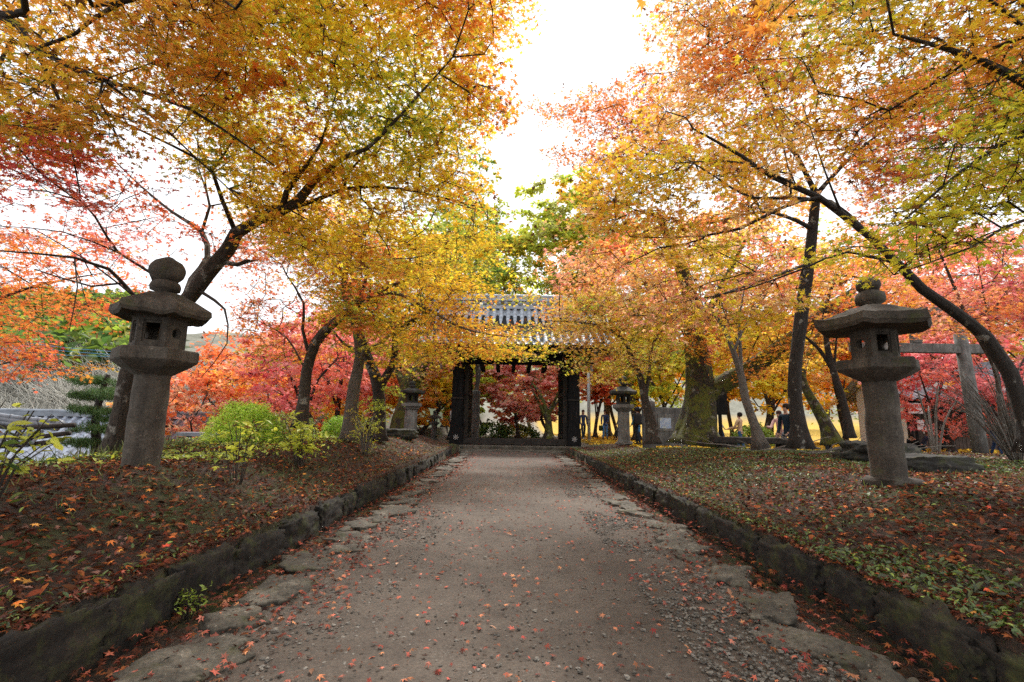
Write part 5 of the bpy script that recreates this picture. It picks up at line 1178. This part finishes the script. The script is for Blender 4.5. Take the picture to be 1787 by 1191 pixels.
person(1733, 17.5, 'person in beige and black standing behind the leafless shrub at the right', (.38, .30, .24), (.03, .06, .14), h=1.72, face=.3, z=.1, hairlen=.12)
person(788, 23, 'person in grey white top just behind the left gate post', (.55, .55, .55), (.02, .05, .09), face=1.3, h=1.6)
# tree with a bulky dark trunk inside the gate opening
far_tree('tree', 'old bulky dark tree standing inside the gate opening at the right', 'old mossy trees', fx(958, 25), 25, 4.6, 1.6, [DGR, RED, PNK, OLI], 501, M['bark_moss'], n=900, size=.16, kind='tri', z0=.35, tr=.2, nc=60)
for i, (px, Y_, r_, h_, pal) in enumerate(((860, 27, 1.0, .9, [DGR, DGR, GRN]), (905, 29, 1.3, .8, [DGR, DGR, OLI]), (1180, 26, 1.3, 1.2, [DGR, GRN, OLI]), (1310, 22, 1.0, 1.0, [DGR, GRN, LGR]))):
    shrub('evergreen_shrub', ('low green shrub at the left inside the gate opening', 'wide dark green shrub in the middle of the gate opening', 'green shrub behind the stone notice board', 'green shrub behind the black notice box')[i], gb(px, Y_), h_, r_, pal, 60+i, n=2200, nc=90, size=.12, kind='rh')

# ------------------------------------------------------------------ fallen leaves, weeds, gravel
rg = np.random.default_rng(77)
def litter(n, xr, yr, pw, sizes, pal, z=.012, tilt=.35, kind='star', filt=None, clump=0, heightf=Hs):
    y = yr[0]+(yr[1]-yr[0])*rg.random(n)**pw; x = rg.uniform(xr[0], xr[1], n)
    if clump:
        f_ = fbm(np.stack((x*.9, y*.9, 0*x+clump), -1), 3); k = f_+rg.normal(0, .35, n) > .0; x, y = x[k], y[k]
    if filt is not None: k = filt(x, y); x, y = x[k], y[k]
    pos = np.stack((x, y, heightf(x, y)+z+rg.uniform(0, .018, len(x))), -1); nr = rg.normal(0, tilt, (len(x), 3)); nr[:, 2] = 1
    s = rg.uniform(*sizes, len(x)); t = rg.random(len(x))
    return pos, nr, s, gradcol(pal, t)*rg.uniform(.3, 1.45, (len(x), 1)), kind
Lb = [(.05, .022, .015), (.10, .035, .02), (.16, .05, .03), (.26, .05, .025), (.40, .08, .03), (.50, .17, .05), (.12, .04, .03), (.07, .03, .02)]
Lp = [(.42, .10, .07), (.50, .16, .10), (.36, .05, .05), (.60, .28, .13), (.55, .20, .14), (.20, .06, .05)]
def emit(name, label, specs, m_, cat='leaves'):
    mb = MB()
    for s in specs: scatter(mb, s[0], s[1], s[2], s[3], s[4], rg)
    o = mb.build(name, m_, smooth=False); tag(o, label, cat, kind='stuff'); return o
Lb = [(.035, .018, .012), (.06, .025, .015), (.10, .035, .02), (.08, .03, .02), (.16, .045, .025), (.05, .025, .015), (.28, .06, .03), (.13, .05, .02), (.42, .13, .04), (.06, .03, .015)]
okL = lambda x, y: (x > -7)
emit('leaf_litter', 'thick brown and red fallen leaves on the left bank', [litter(36000, (-6.5, -1.84), (1.2, 16.5), 1.6, (.028, .058), Lb+[(.30,.16,.12),(.22,.10,.09)], tilt=.5), litter(1100, (-6.5, -1.9), (1.2, 14), 1.5, (.035, .068), [(.95,.36,.07),(.7,.16,.05),(.85,.45,.1),(.6,.08,.05)], .03), litter(7000, (-6, -1.95), (1.2, 12), 1.7, (.03, .08), Lb[:3]+Lb[6:], kind='oval')], M['litter'])
emit('leaf_litter', 'thick brown and red fallen leaves on the right bank', [litter(52000, (1.84, 8.5), (1.0, 16), 1.6, (.028, .060), Lb+[(.30,.16,.12),(.22,.10,.09)], tilt=.5), litter(1300, (1.9, 8), (1.1, 14), 1.5, (.035, .06), [(.7,.2,.06),(.7,.1,.06),(.8,.4,.1),(.55,.06,.08)], .03), litter(11000, (1.95, 7), (1.0, 12), 1.7, (.03, .085), Lb[:3]+Lb[6:], kind='oval')], M['litter'])
emit('leaf_litter', 'scattered leaves lying along the tops of both kerbs', [litter(2600, (1.86, 2.03), (1.0, 16), 1.5, (.028, .055), Lb+Lp[:2], .01, .5, heightf=lambda x, y: 0*x+.195) for sd_ in (1,)]+[litter(2600, (-2.03, -1.86), (1.0, 16), 1.5, (.028, .055), Lb+Lp[:2], .01, .5, heightf=lambda x, y: 0*x+.195)], M['litter'])
flat0 = lambda x, y: 0*x-.03
emit('leaf_litter', 'red leaves gathered in the gutters under both kerbs', [litter(2600, (1.5, 1.84), (1.0, 16.5), 1.5, (.035, .06), Lb+Lp[:3], heightf=lambda x, y: -.03+.05*sm((np.abs(x)-1.62)/.22)), litter(2400, (-1.84, -1.5), (1.0, 16.5), 1.5, (.035, .06), Lb+Lp[:3], heightf=flat0)], M['litter'])
fz = lambda x, y: 0*x+.004
emit('fallen_maple_leaves', 'small pink and orange maple leaves scattered over the dirt path', [litter(1800, (-1.62, -1.1), (1.2, 16), 1.4, (.03, .05), Lp+Lb, .008, .45, heightf=fz), litter(1500, (1.1, 1.62), (1.2, 16), 1.4, (.03, .05), Lp+Lb, .008, .45, heightf=fz), litter(2600, (-1.5, 1.5), (1.0, 12), 1.6, (.008, .02), [(.04,.03,.02),(.1,.06,.04),(.2,.08,.05)], .003, .3, kind='rh', heightf=fz), litter(3200, (-1.5, 1.5), (1.05, 17), 1.4, (.022, .048), Lp, .004, .3, heightf=fz), litter(1700, (-1.6, -.9), (1.2, 16), 1.3, (.032, .055), Lp, .006, .35, clump=3, heightf=fz), litter(1500, (.7, 1.6), (1.2, 16), 1.3, (.03, .052), Lp, .006, .35, clump=5, heightf=fz), litter(34, (-1.4, 1.4), (1.1, 5), 1.2, (.035, .065), [(.5, .3, .2), (.42, .18, .1)], .006, .3, kind='oval', heightf=fz)], M['litter'])
emit('yellow_leaf_carpet', 'bright yellow ginkgo leaves covering the forecourt behind the right bank', [litter(9000, (3.2, 26), (17.5, 40), 1.4, (.10, .16), [(.55, .3, .05), YEL, GOLD, (.7, .5, .1)], .02, .4, 'rh')], M['litter'])
# green weeds
Wg = [(.03,.055,.012), DGR, (.10,.15,.03), (.14, .2, .035), (.05,.08,.02), LGR]
def weeds(n, xr, yr, pw, clump, sizes, seed):
    return litter(n, xr, yr, pw, sizes, Wg, .025, .6, 'oval', clump=clump)
emit('ground_cover', 'small green weeds and moss among the leaves on the banks', [weeds(16000, (1.95, 9), (1.1, 15), 1.4, 8, (.02, .045), 1), weeds(8000, (-6.5, -1.95), (1.3, 14), 1.5, 9, (.02, .045), 2), weeds(6000, (-6.6, -4.2), (3, 13), 1.2, 0, (.03, .06), 3), weeds(12000, (2.2, 9), (7, 14), 1, 4, (.03, .06), 4), weeds(3500, (1.84, 2.1), (1.2, 16), 1.3, 0, (.015, .035), 5), weeds(1600, (-2.05, -1.84), (1.2, 16), 1.3, 0, (.012, .028), 6), weeds(900, (1.85, 2.5), (1.9, 3.3), 1, 0, (.02, .05), 7), litter(5000, (-6.2, -3.1), (5.2, 11.5), 1.2, (.03, .075), [GRN, LGR, LIM, (.5, .62, .08), DGR], .05, .6, 'oval', clump=15), litter(1800, (-5.2, -3.6), (2.2, 5.2), 1.2, (.03, .07), [DGR, GRN, LGR, LIM], .05, .6, 'oval', clump=17), weeds(14000, (2.3, 9), (6, 14.5), 1, 19, (.03, .065), 8), litter(16000, (8, 17), (7, 18), 1.1, (.04, .08), Lb+[DGR, GRN, (.3, .1, .03)], .02, .4, 'oval')], M['plant'], 'weeds')
mb = MB(); 
def grass(n, xr, yr, pw, clump, sz):
    p_, nr, s, c, k = litter(n, xr, yr, pw, sz, [DGR, (.12,.17,.03), (.18,.22,.05), (.2,.16,.06)], 0, .1, 'blade', clump=clump)
    up = rg.normal(0, .45, (len(p_), 3)); up[:, 2] = 1; hd = up; nrm = np.cross(hd, rg.normal(size=hd.shape)); 
    scatter(mb, p_, nrm, s, c, 'blade', rg, heading=np.cross(nrm, hd)*0+hd)
grass(9000, (2.1, 8.5), (5, 14), 1.1, 12, (.03, .08)); grass(4000, (-6.5, -2.2), (3, 14), 1.2, 13, (.03, .08)); grass(900, (-5.8, -4.8), (5, 7.5), 1, 0, (.06, .2))
for side in (-1, 1):      # moss and crumbs clinging to the kerbs
    n = 22000; y = 1.0+15.5*rg.random(n)**1.6; f_ = rg.random(n) < .6; kx = np.maximum(0, y-9)*.012
    x = side*(kx+np.where(f_, rg.uniform(1.872, 1.895, n), rg.uniform(1.88, 2.02, n))); z = np.where(f_, rg.uniform(-.02, .19, n), .195+rg.uniform(-.01, .012, n))
    k = fbm(np.stack((x*3, y*3, z*6), -1), 3)+rg.normal(0, .25, n) > .05; x, y, z, f_ = x[k], y[k], z[k], f_[k]; n = len(x)
    nr = rg.normal(0, .5, (n, 3)); nr[:, 2] += np.where(f_, .5, 1); nr[:, 0] -= side*np.where(f_, 1., 0)
    scatter(mb, np.stack((x, y, z), -1), nr, rg.uniform(.008, .026, n), gradcol([(.03,.04,.01), (.08,.11,.02), (.13,.16,.03), (.05,.03,.02), (.10,.045,.02)], rg.random(n)), 'oval', rg)
tag(mb.build('grass', M['plant'], smooth=False), 'thin grass tufts growing through the fallen leaves', 'grass', kind='stuff')
# gravel
mb = MB(); V, Q = cubesphere(2); Sp = V/np.linalg.norm(V, axis=1, keepdims=True)
def pebbles(n, xr, yr, pw, clump, sz, thr=.1):
    y = yr[0]+(yr[1]-yr[0])*rg.random(n)**pw; x = rg.uniform(xr[0], xr[1], n)
    if clump: k = fbm(np.stack((x*1.3, y*1.3, 0*x+clump), -1), 3) > thr; x, y = x[k], y[k]
    n = len(x); s = rg.uniform(*sz, n)*rg.uniform(.5, 1.4, n); sc = np.stack((s*rg.uniform(.8, 1.4, n), s, s*.55), -1); a = rg.uniform(0, 2*PI, n)
    W = Sp[None]*(1+.28*rg.normal(size=(n, len(Sp), 1)))*sc[:, None]; W = np.stack((W[..., 0]*np.cos(a)[:, None]-W[..., 1]*np.sin(a)[:, None], W[..., 0]*np.sin(a)[:, None]+W[..., 1]*np.cos(a)[:, None], W[..., 2]), -1)
    W += np.stack((x, y, 0*x+.003), -1)[:, None]; c = np.array((.16, .148, .13))*rg.uniform(.4, 1.6, (n, 1))
    mb.add(W.reshape(-1, 3), (Q[None]+(np.arange(n)*len(Sp))[:, None, None]).reshape(-1, 4), None, np.repeat(c, len(Sp), axis=0))
pebbles(9000, (.75, 1.35), (1.6, 11), 1.5, 21, (.004, .009), .0); pebbles(3500, (-1.35, 1.35), (1.0, 8), 1.7, 25, (.003, .008), .38); pebbles(1500, (-1.5, 1.5), (1.0, 10), 1.6, 0, (.004, .009))
pebbles(2500, (-1.4, -.7), (1.5, 9), 1.5, 31, (.004, .010), .1)
tag(mb.build('gravel', M['litter'], smooth=False), 'loose grey gravel patches on the dirt path', 'gravel', kind='stuff')
